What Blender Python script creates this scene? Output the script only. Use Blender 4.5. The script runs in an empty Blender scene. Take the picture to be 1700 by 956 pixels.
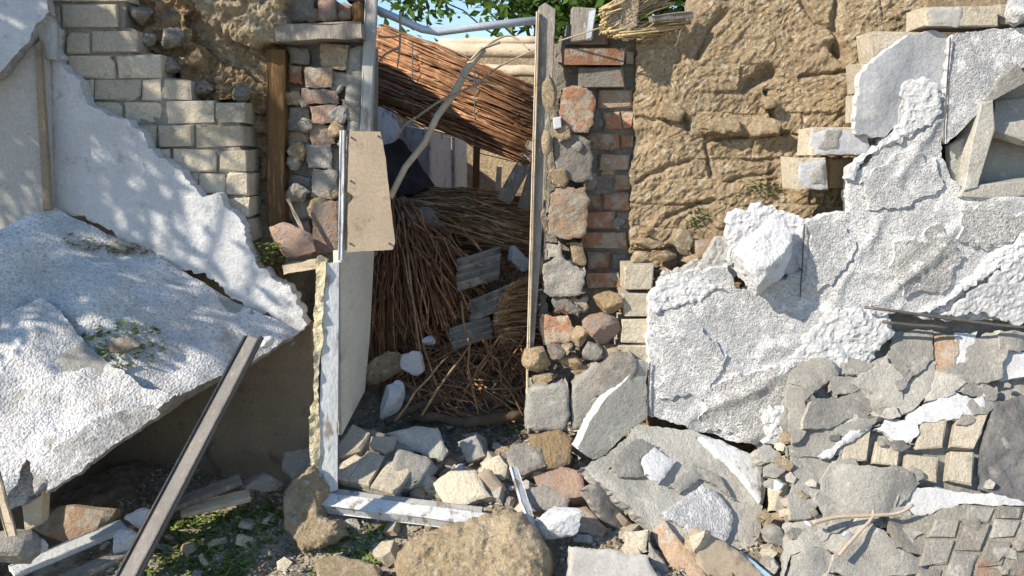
import bpy, bmesh, math, random
import numpy as np
from mathutils import Vector, Matrix, noise
from mathutils.geometry import delaunay_2d_cdt
R = math.radians
rng = random.Random(7)
scene = bpy.context.scene
col = scene.collection

# ------------------------------------------------------------------ camera
CAM = Vector((0, -3.4, 1.7)); PITCH = R(9); F = 1428.0
cd = bpy.data.cameras.new('camera'); cam = bpy.data.objects.new('camera', cd); col.objects.link(cam)
cam.location = CAM; cam.rotation_euler = (R(90) - PITCH, 0, 0)
cd.sensor_width = 36; cd.lens = 36 * F / 1700; cd.clip_start = .05; cd.clip_end = 2000
scene.camera = cam
scene.render.resolution_x = 1024; scene.render.resolution_y = 576
# ------------------------------------------------------------------ world, sun
SUN = Vector((.72, .46, -.54)).normalized()          # the way the light travels
w = bpy.data.worlds.new('World'); scene.world = w; w.use_nodes = True
nt = w.node_tree; bg = nt.nodes['Background']
sky = nt.nodes.new('ShaderNodeTexSky'); sky.sky_type = 'NISHITA'; sky.sun_disc = False
sky.sun_elevation = math.asin(-SUN.z); sky.sun_rotation = math.atan2(-SUN.x, -SUN.y)
sky.air_density = 1.1; sky.dust_density = .05; sky.ozone_density = 3.0
nt.links.new(sky.outputs[0], bg.inputs[0]); bg.inputs[1].default_value = .13
ld = bpy.data.lights.new('sun', 'SUN'); sun = bpy.data.objects.new('sun', ld); col.objects.link(sun)
ld.energy = 5.0; ld.angle = R(.5); ld.color = (1, .89, .73)
sun.rotation_euler = SUN.to_track_quat('-Z', 'Y').to_euler()
scene.view_settings.view_transform = 'Standard'; scene.view_settings.look = 'None'
scene.view_settings.exposure = .56; scene.view_settings.gamma = 1

# ------------------------------------------------------------------ placing helpers
SP, CP = math.sin(PITCH), math.cos(PITCH)
def ray(px, py):
    x = (px - 850) / F; y = -(py - 478) / F
    return Vector((x, CP + y * SP, -SP + y * CP))
def P(px, py, Y):
    d = ray(px, py); return CAM + d * ((Y - CAM.y) / d.y)
def plane(a, b, c):
    a, b, c = P(*a), P(*b), P(*c)
    n = (b - a).cross(c - a).normalized()
    if n.dot(CAM - a) < 0: n = -n
    return (a, n)
def YP(Y): return (Vector((0, Y, 0)), Vector((0, -1, 0)))
def hit(px, py, pl):
    d = ray(px, py); p0, n = pl
    return CAM + d * ((p0 - CAM).dot(n) / d.dot(n))
def tilt(px, py, Y, n):
    n = Vector(n).normalized(); return (P(px, py, Y), n)
NZ = noise.noise
def fr(p, s, o=3):
    return noise.fractal(p * s, 1.0, 2.0, o)

# ------------------------------------------------------------------ materials
MATS = {}
def M(name, c1, c2, scale=5, c3=None, s3=30, t3=.62, speck=None, rough=.92, bump=None, bump2=None,
      rnd=.12, stretch=None, obj=False, attr=False, spec=.25, metal=0, trans=0, wear=.16):
    m = bpy.data.materials.new(name); m.use_nodes = True; t = m.node_tree; N = t.nodes; L = t.links
    b = N['Principled BSDF']
    b.inputs['Roughness'].default_value = rough; b.inputs['Specular IOR Level'].default_value = spec
    b.inputs['Metallic'].default_value = metal
    if obj:
        tc = N.new('ShaderNodeTexCoord'); co = tc.outputs['Object']
    else:
        g = N.new('ShaderNodeNewGeometry'); co = g.outputs['Position']
    if stretch:
        mp = N.new('ShaderNodeMapping'); mp.inputs['Scale'].default_value = stretch
        L.new(co, mp.inputs[0]); co = mp.outputs[0]
    def tex(s, d=5, r=.6):
        n = N.new('ShaderNodeTexNoise'); n.inputs['Scale'].default_value = s
        n.inputs['Detail'].default_value = d; n.inputs['Roughness'].default_value = r
        L.new(co, n.inputs['Vector']); return n.outputs[0]
    def ramp(src, lo, hi):
        n = N.new('ShaderNodeMapRange'); n.inputs[1].default_value = lo; n.inputs[2].default_value = hi
        L.new(src, n.inputs[0]); return n.outputs[0]
    def mix(f, a, c):
        n = N.new('ShaderNodeMix'); n.data_type = 'RGBA'
        if f is not None:
            if isinstance(f, float): n.inputs[0].default_value = f
            else: L.new(f, n.inputs[0])
        for i, v in ((6, a), (7, c)):
            if isinstance(v, tuple): n.inputs[i].default_value = (*v, 1)
            else: L.new(v, n.inputs[i])
        return n.outputs[2]
    c = mix(ramp(tex(scale), .34, .66), c1, c2)
    if c3: c = mix(ramp(tex(s3), t3 - .04, t3 + .06), c, c3)
    if speck:
        v = N.new('ShaderNodeTexVoronoi'); v.inputs['Scale'].default_value = speck[1]; L.new(co, v.inputs['Vector'])
        sx = N.new('ShaderNodeSeparateColor'); L.new(v.outputs['Color'], sx.inputs[0])
        c = mix(ramp(sx.outputs[0], speck[2], speck[2] + .25), c, speck[0])
    if rnd or attr:
        if attr:
            oi = N.new('ShaderNodeAttribute'); oi.attribute_name = 'rnd'; src = oi.outputs['Fac']
        else:
            oi = N.new('ShaderNodeObjectInfo'); src = oi.outputs['Random']
        mr = N.new('ShaderNodeMapRange'); mr.inputs[3].default_value = 1 - rnd; mr.inputs[4].default_value = 1 + rnd
        L.new(src, mr.inputs[0])
        h = N.new('ShaderNodeHueSaturation'); L.new(c, h.inputs['Color']); L.new(mr.outputs[0], h.inputs['Value'])
        c = h.outputs[0]
    def vary(c, s_, lo, hi):
        f = ramp(tex(s_, 4, .7), .3, .7); mr = N.new('ShaderNodeMapRange'); mr.inputs[3].default_value = lo; mr.inputs[4].default_value = hi; L.new(f, mr.inputs[0])
        h = N.new('ShaderNodeHueSaturation'); L.new(c, h.inputs['Color']); L.new(mr.outputs[0], h.inputs['Value']); return h.outputs[0]
    if wear: c = vary(vary(c, 2.3, 1 - wear, 1 + wear * .6), 120, 1 - wear * 1.3, 1 + wear)
    L.new(c, b.inputs['Base Color'])
    last = None
    for bp in (bump, bump2):
        if not bp: continue
        bn = N.new('ShaderNodeBump'); bn.inputs['Distance'].default_value = bp[1]; bn.inputs['Strength'].default_value = 1
        if len(bp) > 2:
            v = N.new('ShaderNodeTexVoronoi'); v.inputs['Scale'].default_value = bp[0]; L.new(co, v.inputs['Vector'])
            inv = N.new('ShaderNodeMath'); inv.operation = 'SUBTRACT'; inv.inputs[0].default_value = 1
            L.new(v.outputs['Distance'], inv.inputs[1]); L.new(inv.outputs[0], bn.inputs['Height'])
        else:
            L.new(tex(bp[0], 6, .65), bn.inputs['Height'])
        if last: L.new(last, bn.inputs['Normal'])
        last = bn.outputs[0]
    if last: L.new(last, b.inputs['Normal'])
    if trans:
        tb = N.new('ShaderNodeBsdfTranslucent'); L.new(c, tb.inputs[0])
        ms = N.new('ShaderNodeMixShader'); ms.inputs[0].default_value = trans
        L.new(b.outputs[0], ms.inputs[1]); L.new(tb.outputs[0], ms.inputs[2])
        L.new(ms.outputs[0], N['Material Output'].inputs[0])
    MATS[name] = m; return m
M('silicate', (.66, .59, .47), (.55, .49, .39), 9, (.41, .375, .315), 24, .62, bump=(55, .012), bump2=(170, .005), rnd=.18)
M('silicate_paint', (.36, .37, .38), (.27, .28, .29), 9, (.55, .54, .52), 20, .6, bump=(60, .004), rnd=.1)
M('mortar', (.36, .335, .29), (.27, .25, .215), 14, (.44, .41, .35), 40, .6, bump=(55, .014), bump2=(170, .006))
M('redbrick', (.46, .235, .14), (.37, .20, .13), 10, (.48, .40, .31), 20, .50, bump=(55, .014), bump2=(170, .006), rnd=.25)
M('tanbrick', (.48, .35, .25), (.38, .27, .19), 10, (.46, .41, .34), 18, .52, bump=(55, .014), bump2=(170, .006), rnd=.18)
M('cementbrick', (.31, .29, .26), (.25, .225, .195), 9, (.35, .24, .18), 12, .60, bump=(55, .014), bump2=(170, .006), rnd=.2)
M('clay', (.60, .465, .30), (.47, .35, .215), 7, (.70, .59, .42), 40, .56, speck=((.32, .22, .13), 80, .82), bump=(60, .022), bump2=(190, .014), rnd=.1, wear=.2)
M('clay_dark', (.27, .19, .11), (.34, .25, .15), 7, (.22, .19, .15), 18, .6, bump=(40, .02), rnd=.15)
M('clay_pale', (.64, .52, .36), (.50, .39, .25), 6, (.70, .61, .47), 34, .58, speck=((.34, .25, .15), 70, .86), bump=(60, .03), bump2=(170, .014), rnd=.1)
M('foam', (.77, .785, .81), (.68, .69, .715), 8, (.56, .57, .59), 24, .62, bump=(80, .009), bump2=(260, .005), rnd=.03, rough=.85, wear=.10)
M('pebble', (.57, .575, .585), (.42, .425, .435), 5, (.70, .705, .71), 19, .57, speck=((.34, .34, .35), 150, .74), bump=(75, .008), bump2=(150, .0025, 1), rnd=.04, wear=.22)
M('pebble_dirty', (.54, .535, .53), (.38, .375, .37), 5, (.72, .72, .71), 18, .58, speck=((.32, .31, .31), 140, .68), bump=(70, .011), bump2=(130, .003, 1), rnd=.04, wear=.22)
M('pebble_white', (.78, .78, .78), (.56, .56, .56), 4.2, (.46, .43, .39), 8, .62, speck=((.46, .45, .45), 140, .74), bump=(70, .010), bump2=(120, .004, 1), rnd=.04, wear=.2)
M('adhesive', (.37, .36, .33), (.28, .27, .25), 5, (.45, .43, .395), 22, .6, speck=((.20, .19, .175), 34, .9), bump=(34, .010), bump2=(160, .005), rnd=.14)
M('adhesive_pale', (.50, .485, .44), (.40, .385, .345), 4, (.57, .55, .51), 18, .62, speck=((.33, .32, .29), 40, .9), bump=(34, .010), bump2=(160, .005), rnd=.08)
M('adhesive_blue', (.50, .51, .53), (.42, .43, .45), 3.5, (.60, .60, .60), 14, .64, bump=(28, .005), bump2=(140, .002), rnd=.05)
M('dark_mortar', (.10, .10, .105), (.16, .155, .15), 6, (.24, .23, .22), 20, .62, bump=(36, .012), rnd=.2)
M('smooth_plaster', (.44, .43, .41), (.38, .37, .35), 3, bump=(90, .0015), rnd=.03)
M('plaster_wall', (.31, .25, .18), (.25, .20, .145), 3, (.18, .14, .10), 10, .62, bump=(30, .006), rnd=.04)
M('yellow_foam', (.70, .63, .44), (.60, .52, .33), 14, (.76, .71, .56), 30, .56, bump=(50, .02), rnd=.05)
M('white_paint', (.64, .66, .68), (.54, .56, .58), 5, (.30, .265, .225), 26, .60, bump=(60, .004), rough=.65, rnd=.04, stretch=(1, 1, .35))
M('grey_paint', (.36, .36, .35), (.46, .46, .45), 6, (.25, .20, .15), 20, .6, bump=(60, .003), rough=.6, rnd=.06, stretch=(1, 1, .3))
M('door_white', (.60, .58, .52), (.52, .50, .44), 4, (.38, .34, .28), 9, .64, bump=(60, .002), rough=.55, rnd=.02, wear=.16)
M('hardboard', (.40, .325, .245), (.345, .28, .21), 5, (.25, .20, .15), 14, .62, rough=.75, rnd=.03, wear=.16)
M('wood_brown', (.20, .115, .05), (.13, .075, .035), 12, (.28, .17, .08), 30, .6, bump=(40, .008), stretch=(3, 3, .3), rnd=.12)
M('wood_grey', (.30, .27, .235), (.20, .175, .15), 12, (.40, .37, .33), 30, .6, bump=(40, .006), stretch=(2, 2, .6), rnd=.18)
M('wood_pale', (.62, .53, .40), (.50, .41, .29), 10, (.38, .29, .19), 26, .64, bump=(40, .004), stretch=(1, 2, 2), rnd=.12)
M('metal_dark', (.095, .09, .09), (.145, .135, .13), 6, (.21, .155, .12), 22, .62, rough=.6, metal=.3, spec=.4, bump=(60, .002), rnd=.05)
M('steel_grey', (.125, .12, .118), (.185, .175, .168), 6, (.26, .20, .155), 22, .62, rough=.6, metal=.2, spec=.4, bump=(60, .003), rnd=.05, stretch=(2, 2, .5))
M('metal_white', (.55, .60, .66), (.46, .52, .58), 6, rough=.4, metal=.2, spec=.5, rnd=.04)
M('reed', (.36, .185, .095), (.23, .115, .058), 9, (.47, .29, .16), 24, .58, rough=.75, rnd=.55, attr=True)
M('reed_pale', (.39, .245, .13), (.27, .16, .08), 9, (.50, .36, .21), 24, .58, rough=.75, rnd=.5, attr=True)
M('straw', (.50, .39, .22), (.40, .30, .16), 9, rough=.75, rnd=.35, attr=True)
M('twig', (.44, .37, .29), (.32, .25, .19), 9, rough=.8, rnd=.2)
M('slate', (.27, .255, .235), (.19, .18, .165), 6, (.36, .33, .29), 22, .56, bump=(60, .004), rnd=.1)
M('black_cloth', (.018, .018, .022), (.03, .03, .036), 8, rough=.9, bump=(30, .01), rnd=0)
M('soil', (.42, .35, .26), (.50, .43, .33), 6, (.56, .52, .44), 26, .52, speck=((.27, .21, .14), 60, .8), bump=(40, .03), bump2=(130, .014), rnd=0)
M('dark_soil', (.10, .075, .05), (.15, .11, .07), 6, (.2, .17, .13), 22, .6, bump=(28, .03), rnd=0)
M('stone_grey', (.38, .355, .32), (.29, .27, .24), 7, (.46, .43, .385), 20, .58, bump=(55, .014), bump2=(170, .006), rnd=.2)
M('stone_pink', (.44, .31, .24), (.36, .25, .195), 7, (.34, .30, .27), 18, .58, bump=(55, .014), bump2=(170, .006), rnd=.18)
M('leaf', (.07, .13, .025), (.11, .17, .04), 3, rough=.55, rnd=.5, attr=True, trans=.35)
M('leaf_far', (.06, .13, .02), (.12, .20, .04), 2, rough=.5, rnd=.5, attr=True, trans=.45)
M('dry_leaf', (.30, .22, .12), (.16, .17, .06), 5, rough=.8, rnd=.45, attr=True)
M('weed', (.13, .20, .045), (.21, .26, .09), 9, rough=.65, rnd=.5, attr=True, trans=.25)
M('bark', (.14, .10, .07), (.09, .065, .045), 12, bump=(20, .02), rnd=.1)
M('chips', (.50, .46, .40), (.36, .31, .25), 20, (.26, .2, .14), 40, .6, rnd=.45, attr=True, bump=(60, .006))
M('plastic', (.55, .57, .60), (.50, .52, .55), 4, rough=.5, rnd=0)
M('blue_edge', (.30, .45, .62), (.24, .38, .55), 4, rough=.45, rnd=0)

# ------------------------------------------------------------------ object helpers
def link(name, me, mats, parent=None, smooth=None):
    """me is built in world coordinates: recentre on its own middle"""
    n = len(me.vertices); a = np.empty(n * 3, 'f'); me.vertices.foreach_get('co', a); a = a.reshape(-1, 3)
    c = (a.max(0) + a.min(0)) / 2
    if parent is None: c[2] = a[:, 2].min()
    me.vertices.foreach_set('co', (a - c).ravel()); me.update()
    for m in mats: me.materials.append(MATS[m])
    o = bpy.data.objects.new(name, me); col.objects.link(o)
    base = Vector((0, 0, 0)); q = parent
    while q is not None: base += q.location; q = q.parent
    o.location = Vector(c.tolist()) - base
    if parent is not None: o.parent = parent
    if smooth: me.polygons.foreach_set('use_smooth', [True] * len(me.polygons))
    return o
def tag(o, label, cat, group=None, kind=None):
    if label: o['label'] = label
    if cat: o['category'] = cat
    if group: o['group'] = group
    if kind: o['kind'] = kind
    return o
def thing(name, label, cat, loc, group=None):
    o = bpy.data.objects.new(name, None); col.objects.link(o); o.location = loc; o.empty_display_size = .1
    return tag(o, label, cat, group)
def mesh(name, v, f):
    me = bpy.data.meshes.new(name); me.from_pydata([tuple(x) for x in v], [], f); me.update(); return me

def basis(n):
    n = Vector(n).normalized()
    u = Vector((0, 0, 1)).cross(n)
    if u.length < .05: u = Vector((1, 0, 0)).cross(n)
    u.normalize(); v = n.cross(u); return u, v, n

def inside(pts, poly):
    x, y = pts[:, 0], pts[:, 1]; r = np.zeros(len(pts), bool); j = len(poly) - 1
    for i in range(len(poly)):
        xi, yi = poly[i]; xj, yj = poly[j]
        c = ((yi > y) != (yj > y)) & (x < (xj - xi) * (y - yi) / ((yj - yi) or 1e-9) + xi)
        r ^= c; j = i
    return r
def bdist(pts, poly):
    d = np.full(len(pts), 1e9)
    for i in range(len(poly)):
        a = poly[i - 1]; b = poly[i]; e = b - a; l = (e @ e) or 1e-12
        t = np.clip(((pts - a) @ e) / l, 0, 1); q = a + t[:, None] * e
        d = np.minimum(d, np.hypot(*(pts - q).T))
    return d
SEED = [0]
def sheet(name, poly, pl, thick, res, mat, disp=None, jag=.5, rnd_edge=0, parent=None, side=None, holes=(), world=None, lump=0, smooth=True):
    """a broken slab: outline -> real plane, filled with a fine mesh, pushed in and out by disp(p), with a broken edge of its own"""
    SEED[0] += 1; sd = Vector((SEED[0] * 3.7, 1.3, SEED[0] * 1.1))
    p0, n = pl; u, v, n = basis(n)
    w3 = world if world else [hit(x, y, pl) for x, y in poly]
    def to2(p): q = p - p0; return np.array((q.dot(u), q.dot(v)))
    def rough(loop):
        out = []
        for i in range(len(loop)):
            a, b = loop[i], loop[(i + 1) % len(loop)]; L = np.hypot(*(b - a)); k = max(1, int(round(L / res)))
            nn = np.array((-(b - a)[1], (b - a)[0])) / (L or 1)
            for s in range(k):
                q = a + (b - a) * s / k
                if jag:
                    vv = Vector((q[0], q[1], 0)) + sd
                    q = q + nn * jag * (.020 * NZ(vv * 5.3) + .016 * NZ(vv * 13) + .012 * NZ(vv * 31) + .008 * NZ(vv * 71)) + (b - a) / (L or 1) * jag * .3 * res * NZ(vv * 77)
                out.append(q)
        return out
    outer = rough([to2(p) for p in w3]); op = np.array(outer)
    hl = [rough([to2(hit(x, y, pl)) for x, y in h]) for h in holes]
    lo = op.min(0); hi = op.max(0)
    gx = np.arange(lo[0], hi[0], res); gy = np.arange(lo[1], hi[1], res * .87)
    X, Y = np.meshgrid(gx, gy); X = X + (np.arange(len(gy)) % 2)[:, None] * res * .5
    rs = np.random.RandomState(SEED[0])
    pts = np.stack((X.ravel(), Y.ravel()), 1) + rs.uniform(-.22, .22, (X.size, 2)) * res
    pts = pts[inside(pts, op)]
    if len(pts): pts = pts[bdist(pts, op) > res * .55]
    for h in hl:
        ha = np.array(h); pts = pts[~inside(pts, ha)]; pts = pts[bdist(pts, ha) > res * .55]
    vs = [Vector(q.tolist()) for q in outer]; fs = [list(range(len(outer)))]; ed = []
    for h in hl:
        k = len(vs); vs += [Vector(q.tolist()) for q in h]; ed += [(k + i, k + (i + 1) % len(h)) for i in range(len(h))]
    vs += [Vector(q.tolist()) for q in pts]
    r = delaunay_2d_cdt(vs, ed, fs, 1, 1e-6)
    ov, of = r[0], r[2]
    if hl:
        cen = np.array([((ov[f[0]] + ov[f[1]] + ov[f[2]]) / 3)[:] for f in of]); bad = np.zeros(len(of), bool)
        for h in hl: bad |= inside(cen, np.array(h))
        of = [f for f, b in zip(of, bad) if not b]
    a2 = np.array([q[:] for q in ov]); bd = bdist(a2, op)
    for h in hl: bd = np.minimum(bd, bdist(a2, np.array(h)))
    front, back = [], []
    for q, d in zip(ov, bd):
        p = p0 + u * q.x + v * q.y
        z = disp(p) if disp else 0
        if lump: z += lump * (.7 * NZ(p * 9 + sd) + .4 * NZ(p * 26 + sd) + .2 * NZ(p * 70 + sd))
        if rnd_edge:
            k = max(0, 1 - d / rnd_edge); z -= rnd_edge * (1 - math.sqrt(max(0, 1 - k * k))) * .8
        front.append(p + n * z)
        back.append(p - n * (thick + (.006 * NZ(p * 20) if thick > .015 else 0)))
    m = len(front); cnt = {}
    nf = []
    for f in of:
        a, b, c = (front[i] for i in f)
        f = list(f)
        if (a2[f[1]] - a2[f[0]])[0] * (a2[f[2]] - a2[f[0]])[1] - (a2[f[1]] - a2[f[0]])[1] * (a2[f[2]] - a2[f[0]])[0] < 0: f.reverse()
        nf.append(f)
        for i in range(3):
            e = (f[i], f[(i + 1) % 3]); cnt[e] = cnt.get(e, 0) + 1
    rim = [(a, b) for (a, b) in cnt if (b, a) not in cnt]; idx = {}; extra = []
    for e in rim:
        for i in e:
            if i not in idx:
                idx[i] = 2 * m + len(extra); mid = front[i].lerp(back[i], .5) + Vector((NZ(front[i] * 60), NZ(front[i] * 61 + sd), NZ(front[i] * 62 - sd))) * min(.012, thick * .25)
                extra += [front[i], mid, back[i]]
    sides = [[idx[b] + k, idx[a] + k, idx[a] + k + 1, idx[b] + k + 1] for a, b in rim for k in (0, 1)]
    faces = nf + [[i + m for i in reversed(f)] for f in nf] + sides
    me = mesh(name, front + back + extra, faces)
    k = len(nf)
    sm = [smooth] * k + [False] * (len(faces) - k)
    me.polygons.foreach_set('use_smooth', sm)
    if side: me.polygons.foreach_set('material_index', [0] * k + [1] * (len(faces) - k))
    # drop unused
    bm = bmesh.new(); bm.from_mesh(me); bmesh.ops.delete(bm, geom=[x for x in bm.verts if not x.link_faces], context='VERTS'); bm.to_mesh(me); bm.free()
    return link(name, me, [mat] + ([side] if side else []), parent)

def prism_w(name, w3, ext, mat, ch=.005, jit=.0025, parent=None, seed=None):
    """chamfered block: outline in world space, pushed along ext"""
    r = random.Random(seed if seed is not None else rng.random())
    c = sum(w3, Vector()) / len(w3); n = len(w3); e = ext.normalized()
    j = lambda: Vector((r.uniform(-jit, jit), r.uniform(-jit, jit), r.uniform(-jit, jit)))
    def ins(p, d):
        q = c - p; return p + q.normalized() * min(d * 1.3, q.length * .4)
    ring = lambda d, t: [ins(p, d) + ext * 0 + e * t + j() for p in w3]
    L = ext.length; ch = min(ch, L * .3)
    v = ring(ch, 0) + ring(0, ch) + ring(0, L - ch) + ring(ch, L)
    f = [list(range(n)), list(range(4 * n - 1, 3 * n - 1, -1))]
    for k in range(3):
        for i in range(n):
            f.append([k * n + i, (k + 1) * n + i, (k + 1) * n + (i + 1) % n, k * n + (i + 1) % n])
    me = mesh(name, v, f)
    bm = bmesh.new(); bm.from_mesh(me); bmesh.ops.recalc_face_normals(bm, faces=bm.faces); bm.to_mesh(me); bm.free()
    return link(name, me, [mat], parent)
def prism(name, poly, pl, thick, mat, ch=.005, jit=.0025, parent=None, ext=None):
    w3 = [hit(x, y, pl) for x, y in poly]
    return prism_w(name, w3, (ext if ext is not None else -pl[1]) * thick, mat, ch, jit, parent)
def rect(name, x0, y0, x1, y1, Y, depth, mat, parent=None, ch=.005, jit=.003, skew=2):
    r = lambda: rng.uniform(-skew, skew)
    return prism(name, [(x0 + r(), y0 + r() * .5), (x1 + r(), y0 + r() * .5), (x1 + r(), y1 + r() * .5), (x0 + r(), y1 + r() * .5)], YP(Y), depth, mat, ch, jit, parent)

def beam(name, a, b, wd, th, mat, up=(0, 0, 1), ch=.003, parent=None, jit=.0015, w2=None):
    a, b = Vector(a), Vector(b); d = (b - a).normalized(); s = d.cross(Vector(up)).normalized(); t = s.cross(d)
    w2 = w2 or wd
    k = 6; v = []; f = []
    sec = [(-.5, -.5), (.5, -.5), (.5, .5), (-.5, .5)]
    out = []
    for i in range(k + 1):
        q = a.lerp(b, i / k); ww = wd + (w2 - wd) * i / k
        for x, y in sec:
            for cx, cy in ((x * (ww - 2 * ch), y * th), (x * ww, y * (th - 2 * ch))) if x * y > 0 else ((x * ww, y * (th - 2 * ch)), (x * (ww - 2 * ch), y * th)):
                v.append(q + s * cx + t * cy + Vector((rng.uniform(-jit, jit), rng.uniform(-jit, jit), rng.uniform(-jit, jit))))
    for i in range(k):
        for j in range(8): f.append([i * 8 + j, i * 8 + (j + 1) % 8, (i + 1) * 8 + (j + 1) % 8, (i + 1) * 8 + j])
    f += [list(range(7, -1, -1)), list(range(k * 8, k * 8 + 8))]
    me = mesh(name, v, f)
    bm = bmesh.new(); bm.from_mesh(me); bmesh.ops.recalc_face_normals(bm, faces=bm.faces); bm.to_mesh(me); bm.free()
    return link(name, me, [mat], parent)

def tubes(name, lines, mat, sides=5, parent=None, smooth=True):
    """many stalks in one mesh: each line = (points, radius0, radius1)"""
    V, Fc, A = [], [], []
    for pts, r0, r1 in lines:
        pts = [Vector(p) for p in pts]; n = len(pts); base = len(V); rv = rng.random(); vf = rng.uniform(.6, 1.5) if len(lines) > 40 else 1; r0, r1 = r0 * vf, r1 * vf
        for i, p in enumerate(pts):
            d = (pts[min(i + 1, n - 1)] - pts[max(i - 1, 0)]).normalized()
            s = d.cross(Vector((.3, .9, .2))).normalized(); t = s.cross(d); r = r0 + (r1 - r0) * i / (n - 1)
            for k in range(sides):
                an = 2 * math.pi * k / sides; V.append(p + (s * math.cos(an) + t * math.sin(an)) * r); A.append(rv)
        for i in range(n - 1):
            for k in range(sides):
                Fc.append([base + i * sides + k, base + i * sides + (k + 1) % sides, base + (i + 1) * sides + (k + 1) % sides, base + (i + 1) * sides + k])
        Fc.append([base + k for k in reversed(range(sides))]); Fc.append([base + (n - 1) * sides + k for k in range(sides)])
    me = mesh(name, V, Fc)
    at = me.attributes.new('rnd', 'FLOAT', 'POINT'); at.data.foreach_set('value', A)
    return link(name, me, [mat], parent, smooth)
def bend(a, b, sag=.02, n=4, wob=.01):
    if rng.random() < .3: wob *= 3
    a, b = Vector(a), Vector(b); ph = [Vector((rng.uniform(-1, 1), rng.uniform(-1, 1), rng.uniform(-1, 1))) * wob for _ in range(n + 1)]
    return [a.lerp(b, i / n) + Vector((0, 0, -sag * 4 * (i / n) * (1 - i / n))) + (ph[i] if 0 < i < n else Vector()) for i in range(n + 1)]

def rock_mesh(size, seed, sub=3, facets=13, rough=.03, lumps=.05):
    r = random.Random(seed); bm = bmesh.new(); bmesh.ops.create_icosphere(bm, subdivisions=sub, radius=1)
    pl = []
    for i in range(facets):
        d = Vector((r.gauss(0, 1), r.gauss(0, 1), r.gauss(0, 1))).normalized(); pl.append((d, r.uniform(.46, .84)))
    off = Vector((r.uniform(0, 50), r.uniform(0, 50), 0))
    for q in bm.verts:
        d = q.co.normalized(); rad = 1.0
        for n, h in pl:
            k = d.dot(n)
            if k > .05: rad = min(rad, h / k)
        rad *= 1 + lumps * NZ(d * 2.3 + off) + rough * (NZ(d * 6 + off) + .6 * NZ(d * 14 + off))
        q.co = Vector((d.x * rad * size[0], d.y * rad * size[1], d.z * rad * size[2]))
    me = bpy.data.meshes.new('rock'); bm.to_mesh(me); bm.free(); return me
def rock(name, px, py, Y, wpx, hpx, mat, seed, sub=3, dep=None, rot=0, rough=.035, facets=13, parent=None, lumps=.06, smooth=False):
    c = P(px, py, Y); k = (Y - CAM.y) / ray(px, py).y / F
    sx, sz = wpx * k / 2 * 1.3, hpx * k / 2 * 1.3; sy = dep / 2 if dep else (sx + sz) / 2
    me = rock_mesh((sx, sy, sz), seed, sub, facets, rough, lumps)
    me.transform(Matrix.Translation(c) @ Matrix.Rotation(R(rot), 4, 'Y'))
    return link(name, me, [mat], parent, smooth)

# ------------------------------------------------------------------ ground (one sheet out to the horizon)
def sstep(a, b, x):
    t = min(1, max(0, (x - a) / (b - a))); return t * t * (3 - 2 * t)
def gh(x, y):
    p = Vector((x, y, 0))
    front = .25 * sstep(-2.3, -.85, y) + .15 * sstep(-.85, -.25, y)
    if y > 0: front = .40
    if y < .1: front *= 1 - .8 * sstep(.86, 1.06, x)
    door = math.exp(-((x + .12) / .55) ** 2)
    front += .13 * door * sstep(-.75, -.1, y)
    inn = sstep(-.1, 1.7, y) * .92 * math.exp(-((x + .1) / 1.2) ** 4) * (1 - sstep(2.2, 3.6, y))
    near = math.exp(-(x / 3.2) ** 4) * (1 - sstep(3, 5, y))
    nz = .05 * NZ(p * 2.1) + .03 * NZ(p * 6) + .02 * NZ(p * 15 + Vector((3, 1, 0))) + .012 * NZ(p * 38)
    return (front + inn) * near + nz * max(.15, near * sstep(-2.6, -.9, y)) - .02
xs = np.concatenate((-np.geomspace(400, 2.4, 26), np.arange(-2.38, 2.4, .022), np.geomspace(2.4, 400, 26)))
ys = np.concatenate((-3.4 - np.geomspace(300, .4, 20), np.linspace(-3.6, -1.2, 30), np.arange(-1.17, .4, .022), np.linspace(.42, 3.5, 50), np.geomspace(4, 600, 26)))
gv = [(x, y, gh(x, y)) for y in ys for x in xs]; nx = len(xs)
gf = [(j * nx + i, j * nx + i + 1, (j + 1) * nx + i + 1, (j + 1) * nx + i) for j in range(len(ys) - 1) for i in range(nx - 1)]
me = mesh('ground', gv, gf); me.polygons.foreach_set('use_smooth', [True] * len(gf)); me.materials.append(MATS['soil'])
g = bpy.data.objects.new('ground', me); col.objects.link(g); g['kind'] = 'structure'

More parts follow.
